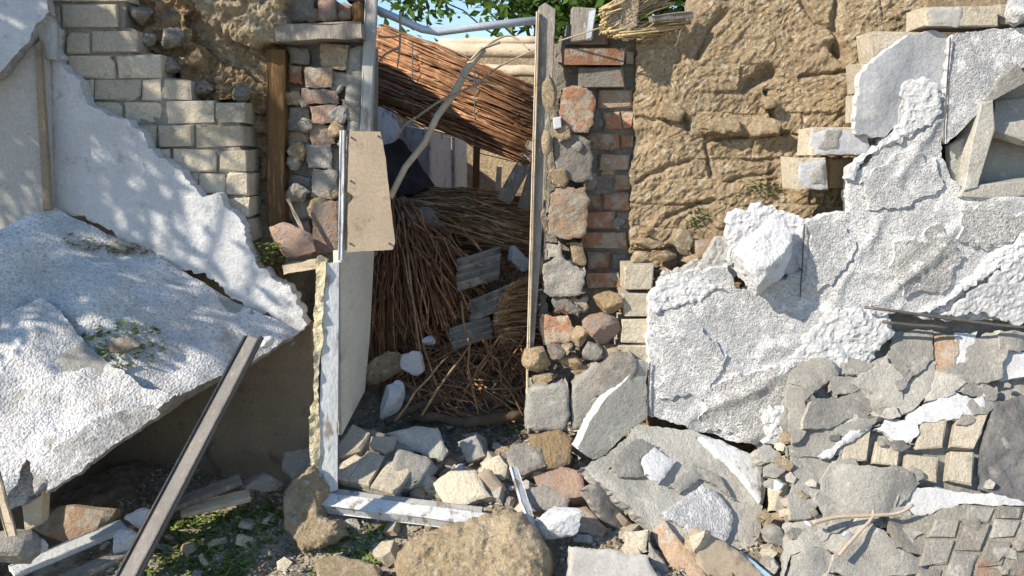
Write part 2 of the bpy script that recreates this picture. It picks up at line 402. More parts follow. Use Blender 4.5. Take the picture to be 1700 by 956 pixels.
# ================================================================== LEFT SIDE
def crk(a, b, dep, wd):
    a, b = P(*a, 0), P(*b, 0); a.y = b.y = 0; return (a, b - a, max((b - a).length_squared, 1e-6), dep, wd)
def clay_disp(amp=1.0, ang=35, sx=4, sz=11, cracks=()):
    ca, sa = math.cos(R(ang)), math.sin(R(ang))
    def f(p):
        u = p.x * ca + p.z * sa; v = -p.x * sa + p.z * ca
        q = Vector((u * sx, v * sz, 3.1)); q += Vector((NZ(p * 5), NZ(p * 5 + Vector((7, 0, 0))), 0)) * .5
        z = .024 * NZ(p * 2.2) + .006 * NZ(q * .7) + .005 * NZ(q * 1.9) + .006 * NZ(q * 4.3) + .007 * NZ(q * 9) + .006 * NZ(p * 24) + .006 * NZ(p * 70) - .004 * abs(NZ(p * 15))
        wz = p.z + .018 * NZ(p * 6) + .008 * NZ(p * 19); row = math.floor(wz / .088); fz = wz / .088 - row
        xx = (p.x + .02 * NZ(p * 8 + Vector((9, 0, 0)))) * 3.4 + row * .41; cx_ = math.floor(xx); fx = xx - cx_
        k = min(1, max(0, NZ(p * 2.0 + Vector((1, 4, 2))) * 2.5 + .5))
        ed = min(min(fz, 1 - fz) * .088, min(fx, 1 - fx) / 3.4)
        z += k * (.016 * (noise.cell(Vector((cx_ + .5, row + .5, 2.5))) - .5) - .010 * max(0, 1 - ed / .007))
        z -= .06 * max(0, NZ(p * 4.3 + Vector((5, 2, 8))) - .42) * 3
        if cracks:
            pw = Vector((p.x + .02 * NZ(p * 9) + .008 * NZ(p * 30), 0, p.z + .02 * NZ(p * 9 + Vector((3, 3, 3))) + .008 * NZ(p * 33)))
            for a, e, l2, dep, wd in cracks:
                t_ = min(1, max(0, (pw - a).dot(e) / l2)); dd = (pw - a - e * t_).length
                if dd < wd * 2.5: z -= dep * math.exp(-(dd / wd) ** 2)
        return z * amp
    return f

def crumb(a=1.0):
    return lambda p: a * (.030 * abs(NZ(p * 5)) + .022 * abs(NZ(p * 13)) - .014 * abs(NZ(p * 31)) + .006 * NZ(p * 75) + .012 * NZ(p * 22))
# rough clay wall left of the door
t = sheet('clay_wall', [(-260, -50), (470, -40), (474, 80), (452, 90), (450, 420), (-260, 600)], YP(.0), .38, .012, 'clay_pale', clay_disp(1.3, -20), jag=.4, smooth=False)
tag(t, 'crumbling pale clay wall behind the cream bricks, beside the brown timber post', 'wall')

# plastered wall below and behind the left insulation
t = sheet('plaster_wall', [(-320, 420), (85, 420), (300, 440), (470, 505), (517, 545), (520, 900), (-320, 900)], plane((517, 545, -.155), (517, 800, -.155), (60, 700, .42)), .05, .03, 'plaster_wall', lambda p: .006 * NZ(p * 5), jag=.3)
tag(t, 'brown plastered lower wall in shade under the leaning rendered slab', 'wall')

bw = thing('cream_brick_wall', 'stepped broken facing of cream bricks above the white insulation sheet', 'wall', P(300, 400, -.15))
rows = [(-36, 2, [(70, 118), (122, 210)]), (8, 46, [(40, 100), (104, 192, 213)]), (52, 88, [(60, 106), (110, 148), (152, 228, 1)]), (92, 128, [(60, 109), (113, 190), (194, 268, 1)]),
        (132, 167, [(108, 154), (158, 232), (236, 268), (271, 315, 1)]), (169, 204, [(150, 201), (205, 270), (275, 355), (359, 404, 1)]),
        (208, 244, [(200, 258), (262, 320), (324, 404, 1)]), (248, 284, [(225, 281), (285, 360), (364, 409, 1)]), (288, 323, [(270, 326), (330, 372), (375, 411, 1)]),
        (327, 362, [(300, 375), (379, 414, 1)]), (366, 400, [(340, 405), (409, 418, 1)])]
for y0, y1, bs in rows:
    for b in bs:
        q = lambda: rng.uniform(-1.5, 1.5)
        pg = [(b[0] + q(), y0 + q()), (b[1] + q(), y0 + q()), (b[1] + q(), y1 + q()), (b[0] + q(), y1 + q())]
        if rng.random() < .4:
            k_ = rng.randrange(4); A_, B_, C_ = Vector(pg[k_ - 1]), Vector(pg[k_]), Vector(pg[(k_ + 1) % 4]); f1, f2 = rng.uniform(.08, .3), rng.uniform(.1, .35)
            pg[k_:k_ + 1] = [tuple(B_.lerp(A_, f1)), tuple(B_.lerp((A_ + C_ + B_) / 3, .25)), tuple(B_.lerp(C_, f2))]
        prism('brick', pg, YP(-.15 + rng.uniform(-.008, .006)), .155, 'silicate', ch=.005, jit=.004, parent=bw)
sheet('mortar', [(50, -40), (206, -40), (206, 48), (222, 50), (224, 90), (264, 92), (264, 130), (311, 132), (311, 170), (399, 170), (399, 246), (405, 250), (409, 330), (410, 400), (330, 400), (200, 260), (100, 160), (60, 90)], YP(-.140), .12, .012, 'mortar', jag=.25, parent=bw, lump=.012)
# crumbling core behind the broken brick edge, and the clay brow above it
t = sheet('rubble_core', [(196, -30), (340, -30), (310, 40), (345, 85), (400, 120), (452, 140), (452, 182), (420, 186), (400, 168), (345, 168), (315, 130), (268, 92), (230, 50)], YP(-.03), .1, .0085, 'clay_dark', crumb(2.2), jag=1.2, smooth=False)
tag(t, 'dark crumbling mortar core behind the stepped cream brick edge', 'rubble')
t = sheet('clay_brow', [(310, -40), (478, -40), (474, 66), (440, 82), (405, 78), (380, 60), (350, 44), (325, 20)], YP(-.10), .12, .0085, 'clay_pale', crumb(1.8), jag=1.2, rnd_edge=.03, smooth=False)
tag(t, 'bulging pale clay brow overhanging the crumbling mortar core', 'wall')
for i, (x, y, a, b, mt) in enumerate([(236, 24, 36, 34, 'mortar'), (284, 64, 40, 34, 'mortar'), (328, 98, 34, 34, 'clay_dark'), (336, 150, 40, 26, 'mortar'), (402, 156, 36, 24, 'mortar'), (246, 68, 28, 24, 'mortar'), (288, 112, 30, 28, 'mortar')]):
    tag(rock('mortar_lump', x, y, -.08, a, b, mt, 40 + i, sub=3, dep=.10, rough=.06), 'rough lump of old mortar clinging between cream bricks and clay', 'rubble', 'mortar lumps on the broken brick edge')
tag(beam('timber_post', P(461, 84, -.03), P(461, 378, -.03), .068, .07, 'wood_brown', up=(0, 1, 0), jit=.004), 'brown weathered timber post between cream bricks and stone door pier', 'post')

# stone and brick pier left of the door
pier = thing('stone_pier', 'door pier of mixed grey stones and brick stubs beside the timber post', 'wall', P(530, 430, 0))
sheet('mortar', [(474, 66), (604, 64), (604, 440), (474, 440)], YP(.025), .35, .012, 'mortar', jag=.2, parent=pier, lump=.018, smooth=False)
stones = [(480, 82, 513, 106, 'stone_grey', 0), (516, 80, 536, 102, 'clay_dark', .02), (534, 74, 576, 112, 'clay_pale', -.05), (478, 109, 502, 138, 'redbrick', 0), (504, 114, 548, 145, 'tanbrick', -.04), (478, 145, 505, 172, 'stone_grey', .01),
          (503, 146, 562, 174, 'stone_pink', -.045), (480, 176, 514, 214, 'stone_grey', 0), (515, 172, 560, 205, 'stone_pink', -.04), (476, 217, 512, 250, 'redbrick', .01), (515, 207, 558, 240, 'stone_pink', -.03), (549, 118, 578, 145, 'stone_grey', -.02),
          (478, 253, 508, 290, 'cementbrick', .01), (510, 243, 548, 278, 'stone_grey', -.02), (480, 293, 516, 326, 'cementbrick', .0), (517, 281, 560, 330, 'stone_grey', -.02), (480, 330, 514, 366, 'stone_grey', .01), (517, 334, 560, 420, 'stone_pink', -.06),
          (563, 206, 600, 250, 'stone_grey', -.01), (564, 160, 600, 200, 'mortar', -.02), (476, 368, 512, 412, 'cementbrick', .0), (552, 250, 600, 330, 'mortar', 0), (563, 330, 600, 420, 'mortar', 0)]
for x0, y0, x1, y1, m, Y in stones:
    k = 3; q = lambda: rng.uniform(-k, k)
    sheet('stone', [(x0 + q(), y0 + q()), (x1 + q(), y0 + q()), (x1 + q(), y1 + q()), (x0 + q(), y1 + q())], YP(Y + rng.uniform(-.015, .012)), .09, .009, m, jag=.42, rnd_edge=.004, parent=pier, lump=.007, smooth=False)
for i in range(16):
    x, y = rng.uniform(482, 590), rng.uniform(90, 410); a = rng.uniform(9, 20)
    sheet('mortar_smear', [(x + a * math.cos(q) * rng.uniform(.5, 1.3), y + a * .8 * math.sin(q) * rng.uniform(.5, 1.3)) for q in (0, 1, 2, 3, 4, 5.2)], YP(-.045 + rng.uniform(-.02, .03)), .06, .008, rng.choice(['mortar', 'mortar', 'clay', 'adhesive']), jag=.7, rnd_edge=.006, parent=pier, lump=.014, smooth=False)
tag(sheet('plaster_strip', [(578, 80), (602, 76), (601, 170), (598, 220), (576, 216), (572, 150)], YP(-.03), .07, .012, 'adhesive', jag=.3, rnd_edge=.01, lump=.006), 'tall strip of grey plaster along the left door pier edge', 'plaster')
# lintel above
lint = thing('lintel_wall', 'grey plank lintel with rubble masonry over the left door pier', 'lintel', P(530, 70, 0))
beam('plank', P(462, 58, -.07), P(604, 52, -.07), .06, .10, 'wood_grey', up=(0, 1, 0), parent=lint, jit=.003)
for x0, y0, x1, y1, m in [(462, -30, 520, 36, 'mortar'), (504, 12, 530, 36, 'stone_pink'), (526, -8, 556, 34, 'stone_pink'), (556, 4, 582, 34, 'redbrick'), (524, -44, 570, -12, 'redbrick'), (572, -44, 616, 0, 'cementbrick'), (583, 2, 604, 36, 'wood_brown')]:
    sheet('stone', [(x0, y0 + 3), ((x0 + x1) / 2, y0), (x1 - 2, y0 + 4), (x1, y1 - 4), ((x0 + x1) / 2, y1), (x0 + 2, y1 - 2)], YP(-.02 + rng.uniform(-.03, .02)), .16, .012, m, jag=.3, rnd_edge=.014, parent=lint, lump=.008)
# stones at the foot of the pier
tag(rock('stone', 487, 400, -.14, 82, 46, 'stone_pink', 3, dep=.12, rot=32, rough=.03, facets=14), 'long rounded grey pink stone lying at the stone pier foot', 'stone')
tag(beam('stick', P(478, 330, -.12), P(512, 402, -.13), .012, .012, 'twig', jit=.002), 'short thin brown stick standing by the long rounded stone', 'stick')
tag(sheet('ledge_plank', [(468, 440), (526, 432), (527, 446), (470, 456)], YP(-.22), .10, .02, 'wood_pale', jag=.15), 'short pale wooden ledge beside the white door jamb', 'plank')

# white insulation sheet on the wall
def foam_d(a=.004, b=.012):
    return lambda p: a * (NZ(p * 42) + .8 * NZ(p * 90)) + b * NZ(p * 5)
t = sheet('foam_insulation', [(74, 30), (92, 45), (95, 100), (112, 118), (150, 165), (205, 195), (240, 215), (250, 242), (285, 275), (318, 300), (335, 325), (378, 345), (402, 372), (408, 402), (432, 420), (450, 450), (482, 468), (498, 486), (506, 520), (500, 548), (400, 505), (300, 447), (200, 395), (86, 345), (80, 200)],
          YP(-.225), .07, .010, 'foam', foam_d(.003, .004), jag=1.3, side='foam')
tag(t, 'white foam insulation sheet with torn diagonal edge below the cream bricks', 'insulation')
# left edge boards: a broken window reveal
t = prism('reveal_board', [(-160, 170), (0, 118), (66, 68), (74, 100), (82, 346), (78, 350), (-20, 395), (-160, 440)], plane((66, 68, -.275), (80, 345, -.285), (-100, 200, -.285)), .04, 'smooth_plaster', ch=.004)
tag(t, 'flat grey plaster board standing at left of the white insulation', 'board')
tag(prism('board_edge', [(57, 74), (67, 66), (84, 348), (72, 350)], plane((66, 68, -.295), (80, 345, -.305), (50, 200, -.30)), .018, 'plaster_wall', ch=.003), 'narrow brown edge strip on the grey plaster board', 'trim')
t = sheet('foam_header', [(-160, -60), (60, -60), (82, 20), (60, 40), (52, 62), (0, 116), (-160, 190)], plane((60, 30, -.30), (0, 115, -.34), (-60, -40, -.31)), .06, .012, 'foam', foam_d(.003, .01), jag=.4, side='pebble_dirty')
tag(t, 'rough white foam piece hanging above the grey plaster board', 'insulation')
t = prism('corner_strip', [(56, 30), (84, 26), (92, 40), (94, 100), (78, 98), (66, 70)], YP(-.265), .03, 'grey_paint', ch=.003)
tag(t, 'small pale corner strip at top of the white insulation sheet', 'trim')

# leaning rendered slab
def slab_surface(name, ctrl, res, thick, mat, side, amp=.006, jag=.6, parent=None, lump=0, crease=0):
    """ctrl: outline points (px,py,Y) plus inner ones; smooth surface through them"""
    out, inn = ctrl
    pts = [P(*c) for c in out + inn]
    A = np.array([p[:] for p in pts]); c = A.mean(0)
    _, _, vt = np.linalg.svd(A - c); n = Vector(vt[2].tolist()); n = n if n.dot(CAM - Vector(c.tolist())) > 0 else -n
    p0 = Vector(c.tolist()); u, v, n = basis(n)
    Q = np.array([((p - p0).dot(u), (p - p0).dot(v)) for p in pts]); H = np.array([(p - p0).dot(n) for p in pts])
    def d(p):
        q = np.array(((p - p0).dot(u), (p - p0).dot(v))); w_ = 1 / (((Q - q) ** 2).sum(1) + .004) ** 1.6
        return float((w_ * H).sum() / w_.sum()) + amp * (NZ(p * 42) + .7 * NZ(p * 85)) * .7 + amp * 1.5 * NZ(p * 7) + crease * (abs(NZ(p * 3.1 + Vector((4, 4, 4)))) * -1.0 + .35 * NZ(p * 11))
    flat = [p - n * (p - p0).dot(n) for p in pts[:len(out)]]
    return sheet(name, None, (p0, n), thick, res, mat, d, jag=jag, side=side, world=flat, parent=parent, lump=lump)
t = slab_surface('rendered_slab', ([(-120, 420, -.62), (40, 352, -.36), (90, 347, -.27), (200, 397, -.25), (300, 449, -.25), (400, 507, -.25), (498, 549, -.27), (430, 590, -.42), (330, 636, -.58), (262, 678, -.70), (240, 690, -.74), (160, 755, -.82), (72, 822, -.90), (45, 838, -.93), (-10, 850, -.98), (-140, 800, -1.0)],
                                   [(160, 470, -.50), (60, 480, -.50), (250, 500, -.46), (330, 560, -.48), (200, 620, -.66), (90, 640, -.74), (20, 560, -.66), (100, 720, -.82), (20, 740, -.88)]), .011, .05, 'pebble_white', 'adhesive', amp=.003, crease=.04, jag=.3)
tag(t, 'large leaning slab of pebbled white render propped against the left wall', 'slab')
t = sheet('added_end_wall', None, (Vector((-1.8, -.4, .5)), Vector((1, 0, 0))), .08, .06, 'plaster_wall', lambda p: .02 * NZ(p * 4), jag=.6, world=[Vector((-1.8, -.95, .0)), Vector((-1.8, .55, .0)), Vector((-1.8, .55, 1.2)), Vector((-1.8, -.3, 1.2)), Vector((-1.8, -.9, .66))])  # unseen wall added to stop sun entering the hollow from the left
tag(t, 'added end wall keeping sun out of the hollow under the leaning slab', 'wall')
# raised second layer and folds on it
t = slab_surface('render_fragment', ([(-60, 560, -.72), (66, 492, -.56), (112, 530, -.60), (160, 588, -.65), (240, 640, -.70), (300, 652, -.70), (255, 686, -.76), (165, 752, -.865), (60, 826, -.95), (45, 760, -.93), (-10, 850, -1.04), (-140, 790, -1.05)],
                                     [(60, 600, -.73), (130, 650, -.77), (60, 700, -.85)]), .011, .022, 'pebble_white', 'adhesive', amp=.004, crease=.035)
tag(t, 'second thin layer of white render broken over the leaning slab', 'slab')
t = slab_surface('render_strip', ([(100, 742, -.90), (170, 690, -.84), (250, 672, -.80), (264, 684, -.80), (170, 752, -.90), (78, 818, -.97), (76, 796, -.96)], [(160, 720, -.88)]), .012, .03, 'pebble_dirty', 'adhesive', amp=.006)
tag(t, 'loose dark strip of render along the leaning slab front edge', 'slab')
t = prism('slab_support', [(46, 835), (70, 822), (72, 800), (66, 872), (40, 885), (36, 840)], YP(-.93), .05, 'wood_pale')
tag(t, 'short upright pale board under the leaning slab corner', 'board')
# diagonal steel post
pole = thing('steel_post', 'dark steel channel post leaning diagonally against the rendered slab', 'post', P(210, 956, -1.1))
a, b = P(420, 560, -.66), P(196, 985, -1.06); b = a + (b - a) * 1.45
beam('web', a, b, .056, .010, 'steel_grey', up=(-.5, -.85, .2), parent=pole, jit=.0008, w2=.070)
off = Vector((-.028, .018, 0)); beam('flange', a + Vector((-.026, .012, .0)), b + Vector((-.033, .012, .0)), .007, .022, 'steel_grey', up=(-.5, -.85, .2), parent=pole, jit=.0006)
off = Vector((.03, .018, 0)); beam('flange', a + Vector((.026, .012, .0)), b + Vector((.033, .012, .0)), .007, .022, 'steel_grey', up=(-.5, -.85, .2), parent=pole, jit=.0006)

# things in the dark hollow and lower left
tag(rock('buried_block', 130, 866, -.62, 150, 60, 'tanbrick', 11, dep=.2, facets=14, rough=.02), 'brown block half buried in shade under the leaning slab', 'block')
tag(beam('white_plank', P(20, 950, -.92), P(205, 872, -.66), .05, .022, 'white_paint', up=(.1, -.3, .9)), 'peeling white plank lying below the leaning slab', 'plank')
tag(beam('white_plank', P(190, 880, -.60), P(400, 795, -.42), .05, .022, 'wood_grey', up=(.1, -.2, .9)), 'grey weathered plank running behind the steel post', 'plank')
tag(beam('white_plank', P(60, 985, -.98), P(235, 905, -.74), .045, .02, 'wood_grey', up=(.1, -.3, .9)), 'lower grey plank beside the peeling white plank', 'plank')
tag(beam('white_plank', P(300, 850, -.50), P(415, 822, -.42), .05, .02, 'wood_pale', up=(.0, -.4, .9)), 'short pale plank lying under the grey weathered plank', 'plank')
tag(beam('lath', P(-12, 770, -1.02), P(20, 890, -1.05), .03, .012, 'wood_pale', up=(0, -1, 0)), 'pale wooden lath upright at the rendered slab corner', 'lath')
tag(rock('stone', 15, 908, -.98, 84, 56, 'stone_grey', 21, dep=.14, facets=6, rough=.02), 'round grey stone at foot of the pale lath', 'stone')
tag(rock('foam_crumb', 62, 906, -.95, 24, 36, 'foam', 22, rough=.06), 'small white foam crumb between grey stone and white plank', 'rubble')
tag(rock('foam_crumb', 235, 862, -.66, 60, 36, 'foam', 23, rough=.05, dep=.08), 'white foam lump on the planks behind the steel post', 'rubble')
tag(rock('foam_crumb', 205, 900, -.76, 44, 34, 'foam', 24, rough=.05), 'white foam lump against the steel post side', 'rubble')
tag(rock('stone', 435, 800, -.38, 66, 40, 'stone_grey', 25, dep=.12), 'flat grey stone below the shaded plaster wall', 'stone')
tag(rock('stone', 485, 570, -.24, 10, 10, 'stone_grey', 26), 'tiny grey stone at the insulation corner', 'stone')
tag(rock('foam_crumb', 440, 566, -.44, 26, 18, 'foam', 27), 'white crumb lying on the slab by the post top', 'rubble')
tag(rock('tile_fragment', 206, 575, -.60, 52, 24, 'tanbrick', 28, dep=.06, facets=12, rough=.02), 'flat tan tile fragment lying among leaves on the slab', 'tile')

# ================================================================== DOORWAY
df = thing('door_frame', 'torn out white door frame with jamb and sill and yellow foam', 'door frame', P(545, 830, -.45))
prism('jamb', [(538, 437), (562, 434), (560, 812), (526, 826), (530, 700)], plane((540, 437, -.37), (526, 826, -.47), (562, 434, -.36)), .05, 'white_paint', ch=.003, parent=df)
beam('sill', P(524, 832, -.47), P(806, 868, -.52), .055, .05, 'white_paint', up=(0, -.5, .85), parent=df)
beam('sill_lip', P(540, 818, -.44), P(800, 851, -.48), .03, .03, 'grey_paint', up=(0, -.5, .85), parent=df)
sheet('foam_seal', [(528, 430), (539, 430), (538, 520), (534, 610), (531, 700), (529, 800), (514, 804), (515, 700), (518, 600), (522, 500)], plane((530, 430, -.38), (520, 800, -.475), (540, 520, -.40)), .05, .010, 'yellow_foam', lambda p: .010 * NZ(p * 40) + .008 * NZ(p * 18), jag=.45, parent=df, smooth=False)
t = prism('door_leaf', [(566, 416), (622, 412), (614, 560), (606, 650), (568, 722)], plane((566, 416, -.34), (566, 715, -.36), (620, 415, -.06)), .03, 'door_white', ch=.002, jit=.001)
tag(t, 'cream white door leaf standing open behind the torn jamb', 'door')
dp = thing('door_panel', 'tan hardboard panel with slanting side hung on a white batten', 'panel', P(600, 418, -.4))
sheet('panel', [(580, 216), (632, 218), (640, 262), (656, 402), (652, 414), (576, 419), (578, 340), (588, 326), (577, 318)], YP(-.41), .007, .02, 'hardboard', jag=.14, parent=dp)
beam('batten', P(570, 216, -.385), P(566, 432, -.385), .018, .03, 'white_paint', up=(0, 1, 0), parent=dp)
beam('batten', P(581, 222, -.36), P(577, 415, -.36), .016, .03, 'wood_pale', up=(0, 1, 0), parent=dp)
for x, y in ((583, 228), (582, 300), (581, 404), (628, 226), (646, 404)):
    tubes('nail', [([P(x, y, -.408), P(x, y, -.419)], .0035, .0035)], 'metal_dark', 8, dp)
t = beam('upper_jamb', P(617, -10, -.02), P(608, 222, -.02), .042, .05, 'grey_paint', up=(0, 1, 0), jit=.002)
tag(t, 'pale painted upper door jamb beside the left stone pier', 'door frame')
t = prism('hinge_post', [(894, 10), (904, 5), (922, 14), (918, 110), (905, 300), (896, 440), (886, 575), (875, 582), (881, 440), (890, 200)], plane((894, 10, -.06), (922, 14, -.06), (880, 575, -.13)), .05, 'wood_grey', ch=.004)
tag(t, 'tall grey wooden door post leaning in front of the red brick pier', 'post')
t = beam('post_batten', P(893, 20, -.075), P(877, 590, -.145), .013, .02, 'wood_pale', up=(0, 1, 0), jit=.001)
tag(t, 'narrow pale batten along the left edge of grey door post', 'batten')
for i, (x, y, a, b) in enumerate([(912, 155, 20, 50), (908, 236, 15, 40), (900, 362, 14, 36), (896, 440, 10, 26)]):
    tag(rock('putty_lump', x, y, -.09, a, b, 'clay_pale', 70 + i, dep=.05, facets=6), 'lump of pale putty stuck to the grey door post', 'rubble', 'putty lumps on the door post')
tag(prism('switch_box', [(918, 195), (932, 194), (933, 212), (919, 214)], YP(-.13), .03, 'plastic', ch=.003), 'small white plastic box on the red brick pier', 'switch')
tag(tubes('cable', [(bend(P(876, 590, -.15), P(877, 720, -.22), .0, 5, .006), .005, .005)], 'wood_pale'), 'pale cable hanging below the grey door post', 'cable')
t = tubes('bent_gutter', [([P(600, 4, .2), P(640, 22, .2), P(700, 48, .21), P(728, 53, .22), P(780, 46, .22), P(905, 32, .2)], .016, .016)], 'metal_white', 8)
tag(t, 'bent pale blue metal pipe across the top of doorway', 'pipe')
t = tubes('dry_stick', [(bend(P(802, 82, .45), P(648, 328, .15), -.02, 6, .008), .017, .013)], 'wood_pale', 7)
tag(t, 'pale debarked stick leaning diagonally across the doorway', 'stick')
tw = thing('dry_branch', 'thin twisted dry branch hanging across the doorway top', 'branch', P(760, 190, .4))
def curve(pts, k=5):
    out = []
    for i in range(len(pts) - 1):
        p = [pts[max(i - 1, 0)], pts[i], pts[i + 1], pts[min(i + 2, len(pts) - 1)]]
        for s in range(k):
            t_ = s / k
            out.append(tuple(.5 * (2 * p[1][j] + (p[2][j] - p[0][j]) * t_ + (2 * p[0][j] - 5 * p[1][j] + 4 * p[2][j] - p[3][j]) * t_ ** 2 + (3 * p[1][j] - p[0][j] - 3 * p[2][j] + p[3][j]) * t_ ** 3) for j in range(3)))
    return out + [tuple(pts[-1])]
for pts in [[(690, 196, .3), (735, 165, .3), (790, 140, .3), (830, 110, .25), (900, 78, .0), (1000, 45, -.15)], [(764, 115, .35), (775, 130, .35), (805, 135, .32), (840, 148, .3)], [(628, 60, .1), (645, 62, .1), (665, 60, .1)], [(665, 20, .1), (664, 75, .1), (660, 112, .1)], [(664, 78, .1), (640, 90, .1), (628, 105, .1)],
            [(830, 70, .3), (800, 82, .3), (780, 100, .35), (772, 88, .35)], [(690, 195, .3), (670, 210, .3), (655, 235, .3)], [(800, 85, .4), (820, 68, .4), (850, 60, .4), (880, 84, .3)]]:
    tubes('twig', [([P(*q) for q in curve(pts)], .006, .003)], 'twig', 5, tw)

# ------------------------------------------------------------------ inside
t = sheet('back_wall', [(380, 95), (640, 85), (930, 72), (1150, 60), (1150, 420), (380, 420)], YP(2.9), .25, .06, 'clay', lambda p: .03 * NZ(p * 3), jag=1)
tag(t, 'brown clay back wall of the roofless room', 'wall')
t = sheet('added_shade_wall', None, (Vector((-.98, 1.5, 1)), Vector((1, 0, 0))), .2, .06, 'clay', lambda p: .03 * NZ(p * 3), jag=1,
          world=[Vector((-.98, .42, 0)), Vector((-.98, 2.95, 0)), Vector((-.98, 2.9, 2.1)), Vector((-.98, 1.8, 2.15)), Vector((-.98, 1.1, 2.42)), Vector((-.98, .42, 2.42))])
tag(t, 'added clay partition wall to shade the room behind the stone pier', 'wall')  # partition added so the lower debris lies in shade
t = sheet('side_wall', None, (Vector((.85, 1.5, 1)), Vector((-1, 0, 0))), .2, .06, 'clay', lambda p: .03 * NZ(p * 3), jag=1,
          world=[Vector((.85, .42, 0)), Vector((.85, 2.95, 0)), Vector((.85, 2.9, 2.3)), Vector((.85, 1.6, 2.2)), Vector((.85, .42, 2.3))])
tag(t, 'clay side wall of the room behind the red brick pier', 'wall')

mat_ = thing('reed_mat', 'hanging mat of brown reeds fallen from ceiling inside the doorway', 'reed mat', P(760, 280, 1.3))
ls = []
for i in range(900):
    s = rng.random(); L = rng.random() * .14
    x0 = 626 + rng.uniform(-4, 14); y0 = 44 + 128 * s + rng.uniform(-4, 4)
    x1 = 884 + rng.uniform(-26, 12); y1 = 148 + 122 * s + rng.uniform(-7, 7)
    a0, b0 = 0, 1
    if rng.random() < .3: a0 = rng.uniform(0, .4)
    if rng.random() < .25: b0 = rng.uniform(.6, 1)
    Ya = 1.42 - .10 * s + L; Yb = 1.12 - .18 * s + L
    f_ = lambda k: P(x0 + (x1 - x0) * k, y0 + (y1 - y0) * k, Ya + (Yb - Ya) * k)
    ls.append((bend(f_(a0), f_(b0), .0, 3, .012), .0048, .0034))
o = tubes('reed_layer', ls, 'reed', 5, mat_); o['kind'] = 'stuff'
for k in (.22, .62):
    tubes('binding_wire', [([P(628 + 258 * k, 46 + 108 * k + 124 * s, 1.39 - .3 * k - .12 * s - .02) for s in (0, .25, .5, .75, 1)], .003, .003)], 'metal_dark', 4, mat_)
# a fan of reeds spilling down
fan = thing('reed_bundle', 'fan of long brown reeds spilling down inside the doorway', 'reeds', P(690, 620, .3))
ls = []
for i in range(330):
    s = rng.random(); q = rng.random()
    x0 = 634 + 52 * s + rng.uniform(-10, 10); y0 = 316 + 40 * rng.random() + 14 * s
    x1 = 612 + 190 * s + rng.uniform(-30, 30); y1 = 660 - 120 * s * s + rng.uniform(-120, 15)
    ls.append((bend(P(x0, y0, .85 + .25 * q), P(x1, y1, .26 + .30 * q + .15 * s), rng.uniform(-.07, .02), 5, .016), .0042, .003))
o = tubes('reed_layer', ls, 'reed', 5, fan); o['kind'] = 'stuff'
lay = thing('reed_layer_pile', 'flattened layer of loose reeds below the white cupboard', 'reeds', P(770, 400, 1.1))
ls = []
for i in range(420):
    s = rng.random(); x0 = 640 + rng.uniform(0, 90); x1 = 885 - rng.uniform(0, 60); q = rng.random()
    y0 = 312 + 40 * s + rng.uniform(-4, 8); y1 = 330 + 78 * s + rng.uniform(-12, 12)
    ls.append((bend(P(x0, y0, 1.5 - .5 * s), P(x1, y1, 1.3 - .55 * s), .0, 3, .015), .0042, .003))
o = tubes('reed_layer', ls, 'reed_pale', 5, lay); o['kind'] = 'stuff'
rb = thing('reed_bundle', 'tight orange brown reed bundle beside the grey door post', 'reeds', P(860, 600, .4))
ls = []
for i in range(260):
    s = rng.random(); x0 = 822 + 25 * (1 - math.sin(s * 3.1)) + rng.uniform(-5, 5); y0 = 476 + 120 * s + rng.uniform(-5, 5)
    x1 = 900 + rng.uniform(-4, 20); y1 = 462 + 150 * s + rng.uniform(-8, 8)
    ls.append((bend(P(x0, y0, .42), P(x1, y1, .55 + rng.uniform(-.05, .1)), -.02, 4, .008), .0042, .003))
o = tubes('reed_layer', ls, 'reed_pale', 5, rb); o['kind'] = 'stuff'
lo = thing('loose_reeds', 'tangle of loose crossing reeds on the rubble behind the threshold', 'reeds', P(760, 690, .1))
ls = []
for i in range(430):
    x0, y0 = rng.uniform(632, 880), rng.uniform(400, 690); an = rng.choice([-1, -.6, .5, .9, 1.3, .1]) + rng.uniform(-.25, .25); L = rng.uniform(50, 170)
    Y = .62 - (y0 - 520) / 170 * .5
    x1, y1 = x0 + L * math.cos(an), y0 + L * math.sin(an) * .8
    x1 = min(max(x1, 626), 885); y1 = min(max(y1, 420), 700)
    Y1 = .60 - (y1 - 520) / 170 * .5
    ls.append((bend(P(x0, y0, Y - .02), P(x1, y1, Y1 - rng.uniform(0, .08)), .0, 3, .008), .0038, .003))
o = tubes('reed_layer', ls, 'reed', 5, lo); o['kind'] = 'stuff'
for a, b in [((766, 500, .3), (795, 690, .02)), ((800, 560, .25), (868, 690, .0)), ((700, 690, .0), (800, 545, .3)), ((655, 700, .0), (745, 590, .2)), ((830, 560, .3), (770, 650, .05)), ((668, 350, .8), (700, 600, .25)), ((655, 380, .7), (725, 640, .2))]:
    tag(tubes('reed_stalk', [(bend(P(*a), P(*b), -.01, 5, .006), .006, .004)], 'reed_pale', 6), 'single long reed stalk crossing the tangle inside the doorway', 'reed', 'single reeds inside the doorway')

